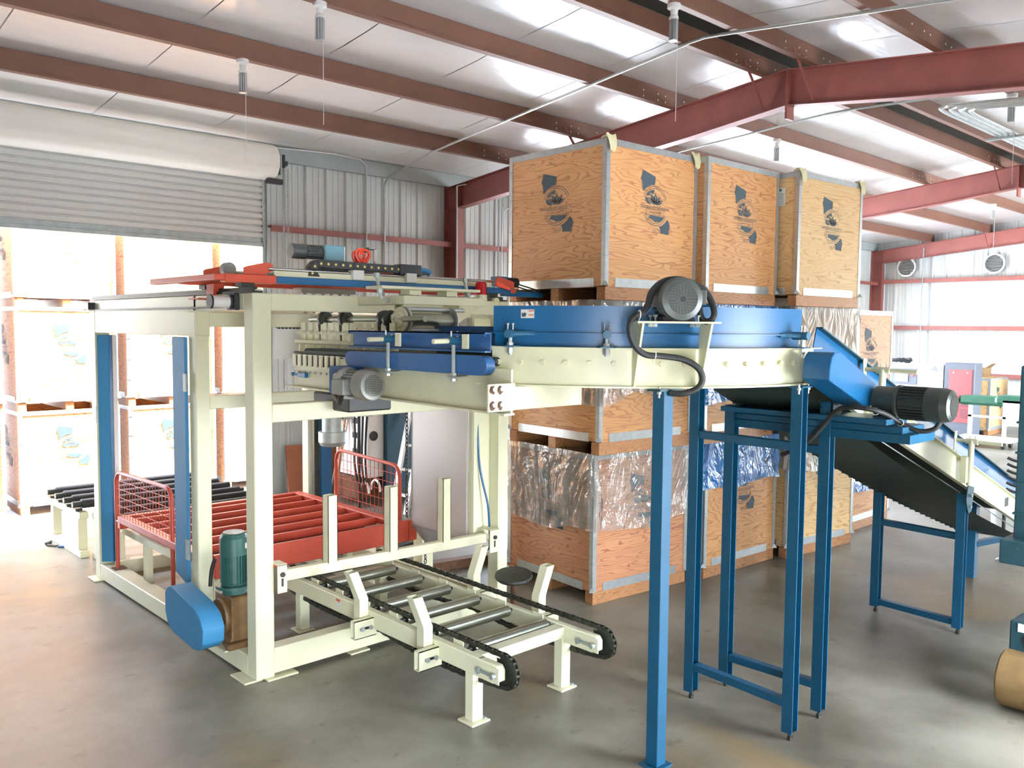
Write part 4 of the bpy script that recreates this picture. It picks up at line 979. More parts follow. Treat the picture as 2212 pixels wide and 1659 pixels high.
# ---- silver gear motor on the infeed conveyor
t = thing('infeed_gear_motor', 'silver electric motor on a dark blue worm gearbox under the infeed conveyor', 'motor', (2.72, 4.2, 1.77))
MB().box(2.72, 4.34, 1.79, 2.855, 4.52, 1.955).cyl((2.715, 4.43, 1.875), (2.722, 4.43, 1.875), .06, 20).build('worm_gearbox', 'navy', t, bevel=.006)
MB().lathe((2.70, 4.43, 1.875), (1, 0, 0), [(0, 0), (0, .02), (.01, .03), (.02, .055)], 18).build('gear_flange', 'galvd', t)
m_ = MB().lathe((2.735, 4.34, 1.86), (0, -1, 0), [(0, 0), (0, .095), (.02, .095), (.03, .07), (.17, .07), (.17, .090), (.25, .090), (.27, .082), (.275, .062)], 32).build('motor_body', 'silver', t)
mb = MB()
for k in range(22):
    a = 2*PI*k/22; mb.bar((2.735+.074*math.cos(a), 4.30, 1.86+.074*math.sin(a)), (2.735+.074*math.cos(a), 4.17, 1.86+.074*math.sin(a)), .005, .014, (math.cos(a), 0, math.sin(a)))
mb.build('cooling_fin', 'silver', m_)
MB().cyl((2.735, 4.066, 1.86), (2.735, 4.07, 1.86), .066, 24).build('fan_grille', 'dark', m_)
mb = MB()
for k in range(-6, 7):
    h = math.sqrt(max(0, .066**2-(k*.01)**2)); mb.bar((2.735+k*.01, 4.064, 1.86-h), (2.735+k*.01, 4.064, 1.86+h), .003, .003); mb.bar((2.735-h, 4.064, 1.86+k*.01), (2.735+h, 4.064, 1.86+k*.01), .003, .003)
mb.build('grille_wire', 'silver', m_)
MB().box(2.62, 4.20, 1.80, 2.68, 4.33, 1.89).build('terminal_box', 'silver', t, bevel=.006)
MB().tube(smooth_path([(2.65, 4.26, 1.80), (2.66, 4.30, 1.76), (2.72, 4.40, 1.735), (2.80, 4.55, 1.745), (2.85, 4.68, 1.76)], 5), .015, 10).build('power_cable', 'rubber', t)
# ---- green gear motor at the foot of the frame
t = thing('lift_gear_motor', 'green vertical motor on a brown gearbox at the front corner of the palletizer base', 'motor', (2.42, 5.2, .14))
MB().box(2.29, 5.06, .14, 2.55, 5.42, .15).build('mounting_plate', 'creamd', t)
mb = MB(); mb.prism([(2.33, 5.08, .15), (2.52, 5.08, .15), (2.52, 5.08, .185), (2.50, 5.08, .20), (2.50, 5.08, .47), (2.35, 5.08, .47), (2.35, 5.08, .2), (2.33, 5.08, .185)], (0, .25, 0))
gbx = mb.build('gearbox', 'brown', t, bevel=.008)
MB().box(2.30, 5.03, .15, 2.55, 5.09, .19).build('gearbox_foot', 'brown', t, bevel=.008); MB().box(2.30, 5.32, .15, 2.55, 5.38, .19).build('gearbox_foot', 'brown', t, bevel=.008)
MB().lathe((2.352, 5.205, .33), (-1, 0, 0), [(0, .11), (.02, .115), (.035, .11), (.036, .06), (.06, .045), (.06, 0)], 28).build('bearing_cover', 'brown', t)
MB().lathe((2.425, 5.205, .47), (0, 0, 1), [(0, .085), (.02, .075), (.035, .075), (.036, .115), (.055, .115), (.056, .08)], 32).build('motor_flange', 'motorg', t)
m_ = MB().lathe((2.425, 5.205, .52), (0, 0, 1), [(0, .078), (.02, .082), (.02, .074), (.20, .074), (.20, .088), (.31, .088), (.335, .075), (.34, .066)], 32).build('motor_body', 'motorg', t)
mb = MB()
for k in range(26):
    a = 2*PI*k/26; mb.bar((2.425+.078*math.cos(a), 5.205+.078*math.sin(a), .54), (2.425+.078*math.cos(a), 5.205+.078*math.sin(a), .718), .005, .014, (math.cos(a), math.sin(a), 0))
mb.build('cooling_fin', 'motorg', m_)
MB().cyl((2.425, 5.205, .856), (2.425, 5.205, .861), .068, 24).build('fan_grille', 'dark', m_)
mb = MB()
for r in (.02, .034, .048, .062): mb.tube([(2.425+r*math.cos(2*PI*i/24), 5.205+r*math.sin(2*PI*i/24), .864) for i in range(24)], .002, 5, True)
for k in range(8): a = PI*k/8; mb.bar((2.425-.066*math.cos(a), 5.205-.066*math.sin(a), .864), (2.425+.066*math.cos(a), 5.205+.066*math.sin(a), .864), .003, .003)
mb.build('grille_wire', 'white', m_)
MB().box(2.51, 5.15, .60, 2.60, 5.25, .72).build('terminal_box', 'motorg', t, bevel=.006)
MB().tube(smooth_path([(2.34, 5.30, .68), (2.325, 5.32, .6), (2.32, 5.33, .5)], 4), .013, 8).build('power_cable', 'rubber', t)
MB().box(2.462, 5.118, .765, 2.50, 5.125, .80).build('rating_plate', 'paper', t)
pp = [(5.60, .44), (5.56, .48), (5.50, .50), (5.16, .445), (5.06, .40), (5.01, .33), (5.02, .24), (5.08, .19), (5.16, .175), (5.48, .20), (5.56, .235), (5.60, .31)]
MB().prism([(2.13, y, z) for y, z in pp], (.14, 0, 0)).build('belt_cover', 'skyblue', t, bevel=.004)
MB().cyl((2.30, 5.205, .33), (2.27, 5.205, .33), .03, 14).build('drive_shaft', 'steel', t)
# ================================================================ OUTFEED CHAIN / ROLLER CONVEYOR
K = thing('outfeed_conveyor', 'low cream chain conveyor with six steel rollers reaching out from the palletizer', 'conveyor', (3.36, 4.4, 0))
XL, XR = (2.985, 3.035), (3.71, 3.755)
def crail(x0, x1, y0, y1):
    return MB().prism([(x0, y0, .318), (x0, y0, .375), (x0, y0+.02, .40), (x0, y1, .40), (x0, y1, .295), (x0, y0+.05, .295)], (x1-x0, 0, 0)).build('side_rail', 'cream', K, bevel=.004)
for (x0, x1), y0 in ((XL, 3.27), (XR, 3.21)):
    r = crail(x0, x1, y0, 5.62)
    MB().box(x0-.006, y0-.005, .305, x0, y0+.16, .33).box(x0-.006, y0-.005, .362, x0, y0+.16, .388).build('take_up_plate', 'cream', r)
    MB().cyl((x0-.014, y0+.14, .346), (x0-.014, y0+.03, .346), .007, 8).cyl((x0-.03, y0+.03, .346), (x0+.004, y0+.03, .346), .016, 8).box(x0-.03, y0+.135, .33, x0-.004, y0+.15, .362).build('take_up_bolt', 'galvd', r)
    xm = x1+.022
    mb = MB(); pth = []
    for i in range(9): a = (90+180*i/8)*PI/180; pth.append((xm, y0+.02+.085*math.cos(a), .35+.085*math.sin(a)))
    top = [(xm, y, .435) for y in [y0+.02+.038*k for k in range(1, 62)]][::-1]; bot = [(xm, y, .265-.035*abs(math.sin((y-y0)*2.6))) for y in [y0+.02+.038*k for k in range(1, 62)]]
    allp = top+pth+bot; q = 0
    for a, b in zip(allp, allp[1:]):
        a, b = Vector(a), Vector(b); L = (b-a).length
        n = max(1, round(L/.038)) if L > .045 else 1
        for i in range(n):
            p = a+(b-a)*i/n; r_ = a+(b-a)*(i+1)/n; off = .010 if q % 2 else .014; q += 1
            mb.bar(p+Vector((off, 0, 0)), r_+Vector((off, 0, 0)), .003, .024, (0, 0, 1)); mb.bar(p-Vector((off, 0, 0)), r_-Vector((off, 0, 0)), .003, .024, (0, 0, 1))
            mb.cyl(p-Vector((.012, 0, 0)), p+Vector((.012, 0, 0)), .011, 6)
    ch = mb.build('drive_chain', 'chain', K)
    mb = MB(); n = 14; pr = []
    for i in range(n*2):
        a = 2*PI*i/(n*2); rr = .092 if i % 2 else .072; pr.append((xm-.004, y0+.02+rr*math.cos(a), .35+rr*math.sin(a)))
    mb.prism(pr, (.008, 0, 0)); mb.build('sprocket', 'dark', K)
    MB().box(x0+.005, y0+.16, .295, x1-.005, y0+.17, .40).build('rail_stop', 'cream', r)
for i, y in enumerate((3.60, 3.94, 4.24, 4.545, 4.865, 5.19, 5.51)):
    r = MB().cyl((3.085, y, .385), (3.668, y, .385), .036, 24).build('roller', 'steel', K)
    MB().cyl((3.05, y, .385), (3.70, y, .385), .012, 10).cyl((3.0835, y, .385), (3.086, y, .385), .028, 16).build('roller_axle', 'dark', r)
    for x in (3.052, 3.69): MB().box(x, y+.045, .32, x+.008, y+.13, .43).build('roller_bracket', 'cream', r)
MB().box(3.035, 3.475, .325, 3.71, 3.555, .392).build('cross_beam', 'cream', K, bevel=.004)
MB().box(3.035, 4.06, .31, 3.71, 4.16, .33).build('cross_beam', 'cream', K, bevel=.003); MB().box(3.035, 5.36, .30, 3.71, 5.42, .36).build('cross_beam', 'cream', K, bevel=.003)
for x0, y0 in ((3.005, 3.50), (3.70, 3.485), (3.02, 5.42), (3.70, 5.42)):
    l = MB().box(x0, y0, .012, x0+.075, y0+.07, .325).build('leg', 'cream', K, bevel=.004)
    MB().box(x0-.03, y0-.03, 0, x0+.105, y0+.10, .012).build('foot_plate', 'creamd', l, bevel=.003)
    MB().cyl((x0+.085, y0-.005, .012), (x0+.085, y0-.005, .022), .012, 6).build('anchor_bolt', 'galvd', l)
def stake(x, y, s):
    mb = MB(); hw = .032
    def sec(cx, z): return [(cx-hw, y-hw, z), (cx+hw, y-hw, z), (cx+hw, y+hw, z), (cx-hw, y+hw, z)]
    S = [sec(x, .24), sec(x, .48), sec(x-s*.075, .665)]
    V = [[mb.bm.verts.new(p) for p in q] for q in S]
    Vi = [[mb.bm.verts.new((p[0]+(.004 if k in (0, 3) else -.004), p[1]+(.004 if k in (0, 1) else -.004), p[2]+.0)) for k, p in enumerate(q)] for q in S[1:]]
    for a, b in zip(V, V[1:]):
        for k in range(4): mb.bm.faces.new((a[k], a[(k+1) % 4], b[(k+1) % 4], b[k]))
    for k in range(4): mb.bm.faces.new((Vi[0][k], Vi[1][k], Vi[1][(k+1) % 4], Vi[0][(k+1) % 4])); mb.bm.faces.new((V[2][k], V[2][(k+1) % 4], Vi[1][(k+1) % 4], Vi[1][k]))
    mb.bm.faces.new(V[0])
    p = mb.build('bent_stake', 'cream', K)
    a, b = sorted((x-s*.05, x+s*.10)) if True else None
    mb = MB(); y0, y1 = y-hw-.05, y-hw
    xa, xb = (x-.10, x+.06) if s > 0 else (x-.06, x+.10)
    for q in ((xa, y0, .255, xb, y0+.005, .37), (xa, y1-.005, .255, xb, y1, .37), (xa, y0, .365, xb, y1, .37), (xa, y0, .255, xb, y1, .26)): mb.box(*q)
    c = mb.build('slot_clamp', 'cream', p)
    MB().box(x-.06, y0-.001, .305, x+.02, y0+.001, .322).build('slot', 'black', c)
    MB().cyl((x-.045, y0-.014, .313), (x-.045, y0, .313), .014, 6).cyl((x+.015, y0-.014, .313), (x+.015, y0, .313), .014, 6).build('bolt', 'galv', c)
stake(2.945, 4.52, 1); stake(2.945, 3.86, 1); stake(3.83, 3.82, -1); stake(3.83, 4.46, -1)
mb = MB().box(2.9842, 4.83, .325, 2.9848, 4.88, .385); lab = mb.build('warning_label', 'paper', K); MB().box(2.9832, 4.83, .37, 2.9838, 4.88, .385).build('label_header', 'orangep', lab)
# ================================================================ LIFT TABLE AND ROLLERS
L_ = thing('lift_table', 'orange-red slatted lift table inside the palletizer frame', 'lift table', (3.3, 6.4, .45))
MB().box(2.50, 5.66, .43, 4.15, 5.70, .60).build('front_beam', 'red', L_, bevel=.004)
MB().prism([(4.151, 5.66, .60), (4.151, 5.70, .60), (4.151, 5.70, .43), (4.151, 5.66, .43)], (.08, 0, 0)).build('beam_end', 'red', L_)
for k in range(6):
    y = 5.93+k*.245; MB().box(2.50, y, .54, 4.02, y+.035, .60).build('slat', 'red', L_, bevel=.003)
MB().box(2.42, 5.70, .55, 2.50, 7.30, .602).build('side_beam', 'red', L_, bevel=.004); MB().box(4.02, 5.70, .55, 4.11, 7.30, .602).build('side_beam', 'red', L_, bevel=.004)
MB().box(2.42, 7.30, .50, 4.11, 7.36, .602).build('rear_beam', 'red', L_, bevel=.004)
MB().cyl((4.23, 5.68, .53), (4.36, 5.68, .53), .04, 16).lathe((4.28, 5.68, .53), (1, 0, 0), [(0, 0), (0, .055), (.02, .055), (.02, .045), (.05, .045), (.05, .055), (.07, .055), (.07, 0)], 20).build('lift_sprocket', 'rust', L_)
chain_loop([(4.30, 5.63, .52), (4.30, 5.63, .22)], .005, .034).build('slack_chain', 'chain', L_)
P_ = thing('roller_track', 'cream roller track with black rollers running through the palletizer toward the door', 'conveyor', (3.1, 7.2, 0))
for y in [5.82+k*.28 for k in range(10)]:
    z = .49
    r = MB().cyl((2.62, y, z), (3.95, y, z), .04, 16).build('roller', 'rubber', P_)
    MB().cyl((2.56, y, z), (4.0, y, z), .02, 10).build('roller_axle', 'dark', r)
for x0, x1 in ((2.55, 2.61), (3.96, 4.02)):
    MB().box(x0, 5.75, .38, x1, 8.45, .44).build('side_rail', 'cream', P_, bevel=.004); MB().box(x0, 5.75, 0, x1, 8.45, .06).build('base_rail', 'cream', P_, bevel=.004)
    for y in (5.8, 6.3, 7.1, 7.75, 8.35): MB().box(x0, y, .06, x1, y+.06, .38).build('leg', 'cream', P_, bevel=.003)
O_ = thing('door_roller_stand', 'cream stand with long black rollers just inside the roller door', 'conveyor', (3.1, 8.9, 0))
for k in range(4):
    y = 8.58+k*.27; r = MB().cyl((2.50, y, .50), (3.95, y, .50), .045, 16).build('roller', 'rubber', O_)
    MB().cyl((2.42, y, .50), (2.50, y, .50), .03, 12).box(2.44, y-.035, .44, 2.50, y+.035, .46).build('bearing', 'dark', r)
for x0, x1 in ((2.46, 2.54), (3.93, 4.0)):
    MB().box(x0, 8.50, .37, x1, 9.48, .435).build('side_rail', 'cream', O_, bevel=.004); MB().box(x0, 8.5, 0, x1, 9.48, .07).build('base_rail', 'cream', O_, bevel=.004)
    for y in (8.55, 9.35): MB().box(x0, y, .07, x1, y+.08, .37).build('leg', 'cream', O_, bevel=.003)
# mesh safety hoops
def hoop(label, x, y0, y1, zt0, zt1, zb, zleg0, zleg1, m='red'):
    t = thing('safety_hoop', label, 'barrier', (x, (y0+y1)/2, min(zleg0, zleg1)), 'red tube safety hoops with wire mesh')
    r = .10; S = (zt1-zt0)/(y1-y0)
    zt = lambda y: zt0+S*(y-y0)
    pts = [(x, y0, zleg0), (x, y0, zt(y0)-r)] + [(x, y0+r-r*math.cos(a), zt(y0)-r+r*math.sin(a)) for a in [PI/2*i/6 for i in range(1, 7)]]
    pts += [(x, y1-r+r*math.sin(a), zt(y1)-r+r*math.cos(a)) for a in [PI/2*i/6 for i in range(0, 7)]] + [(x, y1, zleg1)]
    MB().tube(pts, .016, 10).build('hoop_tube', m, t)
    MB().cyl((x, y0, zb), (x, y1, zb), .013, 8).build('lower_tube', m, t)
    mb = MB(); n = int((y1-y0)/.06)
    for i in range(1, n):
        y = y0+(y1-y0)*i/n; mb.cyl((x, y, zb), (x, y, zt(y)-.012-(0 if .08 < (y-y0) and (y1-y) > .08 else .03)), .0028, 5)
    k = int((zt0-zb)/.085)
    for i in range(1, k+1): mb.cyl((x, y0, zb+i*(zt0-zb)/(k+1)), (x, y1, zb+i*(zt1-zb)/(k+1)), .0028, 5)
    mb.build('wire_mesh', m, t)
hoop('red tube hoop with wire mesh standing on the base beam beside the blue guard', 2.44, 6.25, 7.43, .985, .965, .55, .14, .14)
hoop('red tube hoop with wire mesh in front of the tripod and ladder', 4.16, 5.80, 6.79, 1.035, 1.065, .56, .43, .56)
MB().box(2.40, 7.38, .14, 2.50, 7.48, .147).build('hoop_foot', 'rust', pz_)
# ================================================================ CURVED BELT CONVEYOR
cc = (4.25, 3.70); A0, A1 = 198.5, 270
Q = thing('curved_conveyor', 'curved belt conveyor with tall blue outer guard and cream bolted side, at eye level', 'conveyor', (4.0, 3.0, 1.9))
mb = MB().arcband(cc, 1.41, 1.42, 1.915, 2.095, A0, A1, 48); mb.box(4.25, 2.28, 1.915, 4.372, 2.29, 2.095); mb.build('outer_side', 'cream', Q)
mb = MB().arcband(cc, 1.37, 1.445, 2.095, 2.101, A0-2, A1, 48); mb.box(4.25, 2.255, 2.095, 4.42, 2.33, 2.101); mb.build('top_flange', 'cream', Q)
mb = MB().arcband(cc, 1.36, 1.45, 1.905, 1.914, A0-3, A1, 48); mb.box(4.25, 2.25, 1.905, 4.42, 2.34, 1.914); mb.build('bottom_flange', 'cream', Q)
MB().arcband(cc, .72, .73, 1.90, 2.10, 180, 270, 32).build('inner_side', 'cream', Q)
MB().arcband(cc, .74, 1.37, 2.03, 2.07, 181, 270, 32).build('belt', 'belt', Q)
MB().arcband(cc, 1.402, 1.408, 2.170, 2.305, A0, A1+.3, 48).arcband(cc, 1.388, 1.428, 2.165, 2.172, A0, A1+.3, 48).build('upper_guard', 'blue', Q)
MB().arcband(cc, 1.386, 1.392, 2.102, 2.170, A0, A1+.3, 48).build('lower_guard', 'blue', Q)
MB().box(4.372, 2.29, 1.93, 4.38, 2.9, 2.08).build('end_pulley_plate', 'dark', Q)
for i in range(15):
    a = math.radians(200.2+4.72*i); c, s = math.cos(a), math.sin(a); z = 2.023
    p0 = Vector((cc[0]+1.42*c, cc[1]+1.42*s, z)); p1 = Vector((cc[0]+1.439*c, cc[1]+1.439*s, z)); MB().cyl(p0, p1, .0145, 6).build('hex_bolt', 'creamd', Q)  # darker cream imitates the shadow that sets off the bolt heads
def cclamp(adeg, side):
    a = math.radians(adeg); c, s = math.cos(a), math.sin(a); P = lambda r, z, t=0: Vector((cc[0]+r*c-t*s, cc[1]+r*s+t*c, z))
    k = MB().cyl(P(1.47, 2.06), P(1.47, 2.165), .010, 10).build('clamp_rod', 'galvd', Q)
    MB().cyl(P(1.415, 2.165, 0), P(1.505, 2.165, 0), .021, 16).build('clamp_collar', 'clampblue', k)
    MB().cyl(P(1.47, 2.165), P(1.40, 2.168, side*.10), .013, 10).build('clamp_arm', 'clampblue', k)
    MB().prism([P(1.41, 2.101, -.05), P(1.50, 2.101, -.03), P(1.50, 2.101, .03), P(1.41, 2.101, .05)], (0, 0, .006)).build('clamp_foot', 'clampblue', k)
    MB().cyl(P(1.47, 2.107), P(1.47, 2.122), .018, 6).cyl(P(1.47, 2.07), P(1.47, 2.095), .017, 6).build('clamp_nut', 'galv', k)
    for t in (-.014, .014): MB().cyl(P(1.47, 2.185, t), P(1.47, 2.212, t), .004, 6).cyl(P(1.47, 2.212, t), P(1.47, 2.217, t), .008, 6).build('set_screw', 'galv', k)
cclamp(203.5, 1); cclamp(222.3, 0); cclamp(266.5, -1)
a = math.radians(207); P = lambda r, z, t=0: Vector((cc[0]+r*math.cos(a)-t*math.sin(a), cc[1]+r*math.sin(a)+t*math.cos(a), z))
lab = MB().prism([P(1.4095, 2.243, -.055), P(1.4095, 2.243, .015), P(1.4095, 2.286, .015), P(1.4095, 2.286, -.055)], P(1.411, 0)-P(1.4095, 0)).build('warning_label', 'paper', Q)
mb = MB()
for z in (2.256, 2.276): mb.prism([P(1.4115, z, -.015), P(1.4115, z, .012), P(1.4115, z+.006, .012), P(1.4115, z+.006, -.015)], P(1.412, 0)-P(1.4115, 0))
mb.build('label_stripes', 'orangep', lab)
mb = MB(); mb.cyl(P(1.4115, 2.262, -.035), P(1.412, 2.262, -.035), .009, 12); mb.prism([P(1.4115, 2.25, -.05), P(1.4115, 2.25, -.03), P(1.4115, 2.262, -.03), P(1.4115, 2.27, -.05)], P(1.412, 0)-P(1.4115, 0)); mb.build('hand_symbol', 'ink', lab)
# motor bracket (radial plates, shelf) 
a = math.radians(234.5); P = lambda r, z, t=0: Vector((cc[0]+r*math.cos(a)-t*math.sin(a), cc[1]+r*math.sin(a)+t*math.cos(a), z))
BR = MB().prism([P(1.43, 2.222, -.205), P(1.60, 2.222, -.205), P(1.60, 2.222, .20), P(1.43, 2.222, .20)], (0, 0, .009)).build('motor_shelf', 'cream', Q)
for t in (-.18, .155):
    mb = MB(); mb.prism([P(1.425, 1.916, t), P(1.455, 1.916, t), P(1.59, 2.222, t), P(1.425, 2.222, t)], P(0, 0, .010)-P(0, 0, 0)); mb.build('shelf_gusset', 'cream', Q)
MO = thing('curve_motor', 'round grey fan-ended electric motor on the shelf of the curved conveyor', 'motor', tuple(P(1.52, 2.231)))
mc = 2.335; ax = Vector((math.cos(a), math.sin(a), 0)); o_ = P(1.37, mc, .005)
mb = MB().lathe(o_, ax, [(0, 0), (0, .083), (.14, .083), (.14, .103), (.205, .106), (.235, .098), (.245, .072), (.245, 0)], 36); m_ = mb.build('motor_body', 'motor', MO)
mb = MB(); tdir = Vector((-ax.y, ax.x, 0))
for k in range(26):
    q = 2*PI*k/26; rad = tdir*math.cos(q)+Vector((0, 0, 1))*math.sin(q); mb.bar(o_+ax*.01+rad*.09, o_+ax*.135+rad*.09, .004, .018, rad)
mb.build('cooling_fin', 'motor', m_)
mb = MB(); cF = o_+ax*.2465
mb.cyl(cF-ax*.001, cF+ax*.0005, .014, 16)
for r in (.026, .036, .046, .056, .066):
    n = int(r*420)
    for i in range(n):
        q = 2*PI*i/n; c = cF+(tdir*math.cos(q)+Vector((0, 0, 1))*math.sin(q))*r; mb.cyl(c-ax*.001, c+ax*.0006, .0030, 6)
mb.build('fan_holes', 'black', m_)
MB().prism([P(1.42, 2.231, -.075), P(1.56, 2.231, -.075), P(1.56, 2.231, .085), P(1.42, 2.231, .085)], (0, 0, .022)).build('motor_foot', 'black', MO, bevel=.003)
MB().prism([P(1.45, 2.31, .085), P(1.55, 2.31, .085), P(1.55, 2.31, .145), P(1.45, 2.31, .145)], (0, 0, .075)).build('terminal_box', 'motor', MO, bevel=.006)
for t in (-.10, .11):
    for r in (1.45, 1.53): MB().cyl(P(r, 2.205, t), P(r, 2.262, t), .005, 8).cyl(P(r, 2.253, t), P(r, 2.262, t), .012, 6).cyl(P(r, 2.205, t), P(r, 2.22, t), .012, 6).build('foot_bolt', 'galv', MO)
lead = lambda q: P(q[0], q[1], q[2])
cab = [(1.50, 2.31, .125), (1.51, 2.27, .127), (1.52, 2.238, .14), (1.54, 2.235, .165), (1.54, 2.262, .185), (1.52, 2.31, .185), (1.50, 2.37, .16), (1.50, 2.41, .10), (1.51, 2.432, .02), (1.51, 2.42, -.06), (1.51, 2.37, -.115), (1.52, 2.31, -.135),
       (1.54, 2.27, -.17), (1.57, 2.24, -.225), (1.57, 2.18, -.235), (1.55, 2.11, -.20), (1.53, 2.072, -.14), (1.51, 2.066, -.06), (1.50, 2.05, .05), (1.50, 2.01, .125), (1.50, 1.955, .15), (1.50, 1.91, .125), (1.49, 1.885, .06), (1.46, 1.885, 0)]
MB().tube(smooth_path([lead(q) for q in cab], 5), .0155, 10).build('conduit_hose', 'rubber', MO)
for q in (((1.57, 2.262, -.19)), ((1.53, 2.075, -.10))):
    c = P(*q); MB().tube([c+Vector((0, 0, 1))*(.021*math.cos(u))+ax*(.021*math.sin(u)) for u in [2*PI*i/12 for i in range(12)]], .0025, 5, True).bar(c-Vector((0, 0, .02)), c-Vector((0, 0, .05)), .004, .002).build('cable_tie', 'white', MO)
# support leg of the curve
S1 = thing('curve_support_leg', 'single square blue leg under the middle of the curved conveyor, nearest the camera', 'support leg', (3.41, 2.55, 0))
cx, cy_ = 3.405, 2.552
MB().box(cx-.036, cy_-.036, .01, cx+.036, cy_+.036, 1.895).build('post', 'blue2', S1, bevel=.003)
MB().box(cx-.075, cy_-.04, 1.893, cx+.095, cy_+.04, 1.905).build('top_plate', 'teal', S1)
MB().box(cx-.06, cy_-.06, 0, cx+.06, cy_+.06, .01).build('foot_plate', 'blue2', S1)
for x in (cx-.058, cx+.075): MB().cyl((x, cy_-.02, 1.862), (x, cy_-.02, 1.915), .005, 8).cyl((x, cy_-.02, 1.88), (x, cy_-.02, 1.893), .011, 6).build('bolt', 'galv', S1)
def channel(mb, x0, x1, y0, y1, z0, z1, t=.006):    # vertical C section opening toward -Y
    mb.box(x0, y0, z0, x0+t, y1, z1); mb.box(x1-t, y0, z0, x1, y1, z1); mb.box(x0+t, y1-t, z0, x1-t, y1, z1); return mb
def hstand(label, name, xa, ya, xb, yb, zta, ztb, rungs, w_=.062):
    t = thing(name, label, 'support stand', ((xa+xb)/2, (ya+yb)/2, 0), 'blue H-shaped conveyor stands')
    for x, y, zt in ((xa, ya, zta), (xb, yb, ztb)):
        l = channel(MB(), x-w_/2, x+w_/2, y-w_/2, y+w_/2, .045, zt).build('leg', 'blue2', t)
        MB().cyl((x, y-.005, 0), (x, y-.005, .05), .009, 8).cyl((x, y-.005, .0), (x, y-.005, .02), .016, 6).box(x-w_/2+.006, y-w_/2+.005, .045, x+w_/2-.006, y+w_/2-.006, .051).build('levelling_foot', 'dark', l)
    for z in rungs: MB().bar((xa, ya-w_/2, z), (xb, yb+w_/2, z), .05, .045).build('rung', 'blue2', t, bevel=.003)
    return t
hs = hstand('tall blue stand under the end of the curved conveyor, nearer of the two tall stands', 'conveyor_stand', 4.20, 2.90, 4.155, 2.235, 1.90, 1.895, (1.585, .20))
MB().box(4.12, 2.20, 1.896, 4.22, 2.28, 1.904).build('top_plate', 'blue2', hs)
for x in (4.118, 4.215): MB().cyl((x-.01, 2.215, 1.865), (x-.01, 2.215, 1.915), .005, 8).cyl((x-.01, 2.215, 1.885), (x-.01, 2.215, 1.897), .011, 6).build('bolt', 'galv', hs)
hs = hstand('tall blue stand under the head of the inclined conveyor, farther of the two tall stands', 'conveyor_stand', 4.505, 2.86, 4.52, 2.26, 1.74, 1.80, (1.53, .19))
MB().prism([(4.50, 2.222, 1.70), (4.56, 2.222, 1.665), (4.59, 2.222, 1.70), (4.60, 2.222, 1.84), (4.50, 2.222, 1.86), (4.49, 2.222, 1.76)], (0, -.006, 0)).build('gusset', 'teal', hs)
for x, z in ((4.535, 1.795), (4.55, 1.715)): MB().cyl((x, 2.216, z), (x, 2.204, z), .011, 6).build('bolt', 'galv', hs)
hs = hstand('lower blue stand under the middle of the inclined conveyor', 'conveyor_stand', 6.60, 2.86, 6.55, 2.235, 1.0, 1.03, (.715, .085))
MB().prism([(6.52, 2.20, .94), (6.56, 2.20, .89), (6.61, 2.20, .90), (6.65, 2.20, 1.07), (6.53, 2.20, 1.10), (6.50, 2.20, 1.0)], (0, -.006, 0)).build('gusset', 'teal', hs)
for x, z in ((6.575, 1.02), (6.57, .94)): MB().cyl((x, 2.194, z), (x, 2.18, z), .012, 6).build('bolt', 'galvd', hs)
# ================================================================ INCLINED CONVEYOR
N_ = thing('inclined_conveyor', 'inclined conveyor with dark green belt descending from the curved conveyor to the right', 'conveyor', (6.2, 2.55, 0))
sl = -.366; zt = lambda x: 1.622+sl*(x-5.63)
xa, xb = 4.42, 8.3
def incl(y0, y1, dz0, dz1, name, m, x0=xa, x1=xb, **k):
    return MB().prism([(x0, y0, zt(x0)+dz0), (x1, y0, zt(x1)+dz0), (x1, y0, zt(x1)+dz1), (x0, y0, zt(x0)+dz1)], (0, y1-y0, 0)).build(name, m, N_, **k)
incl(2.262, 2.268, -.185, 0, 'side_channel', 'cream'); incl(2.232, 2.268, -.008, 0, 'side_flange', 'cream'); incl(2.232, 2.268, -.193, -.185, 'side_flange', 'creamd')
incl(2.872, 2.878, -.185, 0, 'side_channel', 'cream')
# belt loop: top run and sagging return run
mb = MB(); top_ = []; bot_ = []
n = 40
for i in range(n+1):
    x = xa-.02+(xb-xa)*i/n; s_ = i/n
    top_.append((x, zt(x)-.03)); bot_.append((x, zt(x)-.27-.06*math.sin(PI*s_)**1.2))
head = [(xa-.02+.11*math.cos(t)-.02, (top_[0][1]+bot_[0][1])/2+.10*math.sin(t)) for t in [(90+180*i/8)*PI/180 for i in range(1, 8)]]
outer = top_[::-1]+head+bot_
A = [mb.bm.verts.new((x, 2.275, z)) for x, z in outer]; B = [mb.bm.verts.new((x, 2.868, z)) for x, z in outer]
for i in range(len(outer)-1): mb.bm.faces.new((A[i], A[i+1], B[i+1], B[i]))
bl = mb.build('belt', 'belt', N_)
for i in range(34):
    mb = MB(); x = xa+.1+i*.112; s_ = (x-xa+.02)/(xb-xa); z = zt(x)-.27-.06*math.sin(PI*min(1, s_))**1.2; mb.box(x, 2.80, z-.010, x+.012, 2.868, z); mb.build('belt_cleat', 'belt', bl)
MB().cyl((4.5, 2.30, 1.80), (8.2, 2.30, zt(8.2)-.22), .004, 6).build('pull_wire', 'galvd', N_)
MB().prism([(4.46, 2.33, zt(4.46)+.03), (8.3, 2.33, zt(8.3)+.03), (8.3, 2.33, zt(8.3)+.175), (4.50, 2.33, zt(4.5)+.175)], (0, .006, 0)).build('side_guard', 'blue', N_)
MB().prism([(4.50, 2.295, zt(4.5)+.170), (8.3, 2.295, zt(8.3)+.170), (8.3, 2.295, zt(8.3)+.178), (4.50, 2.295, zt(4.5)+.178)], (0, .04, 0)).build('guard_lip', 'teal', N_)
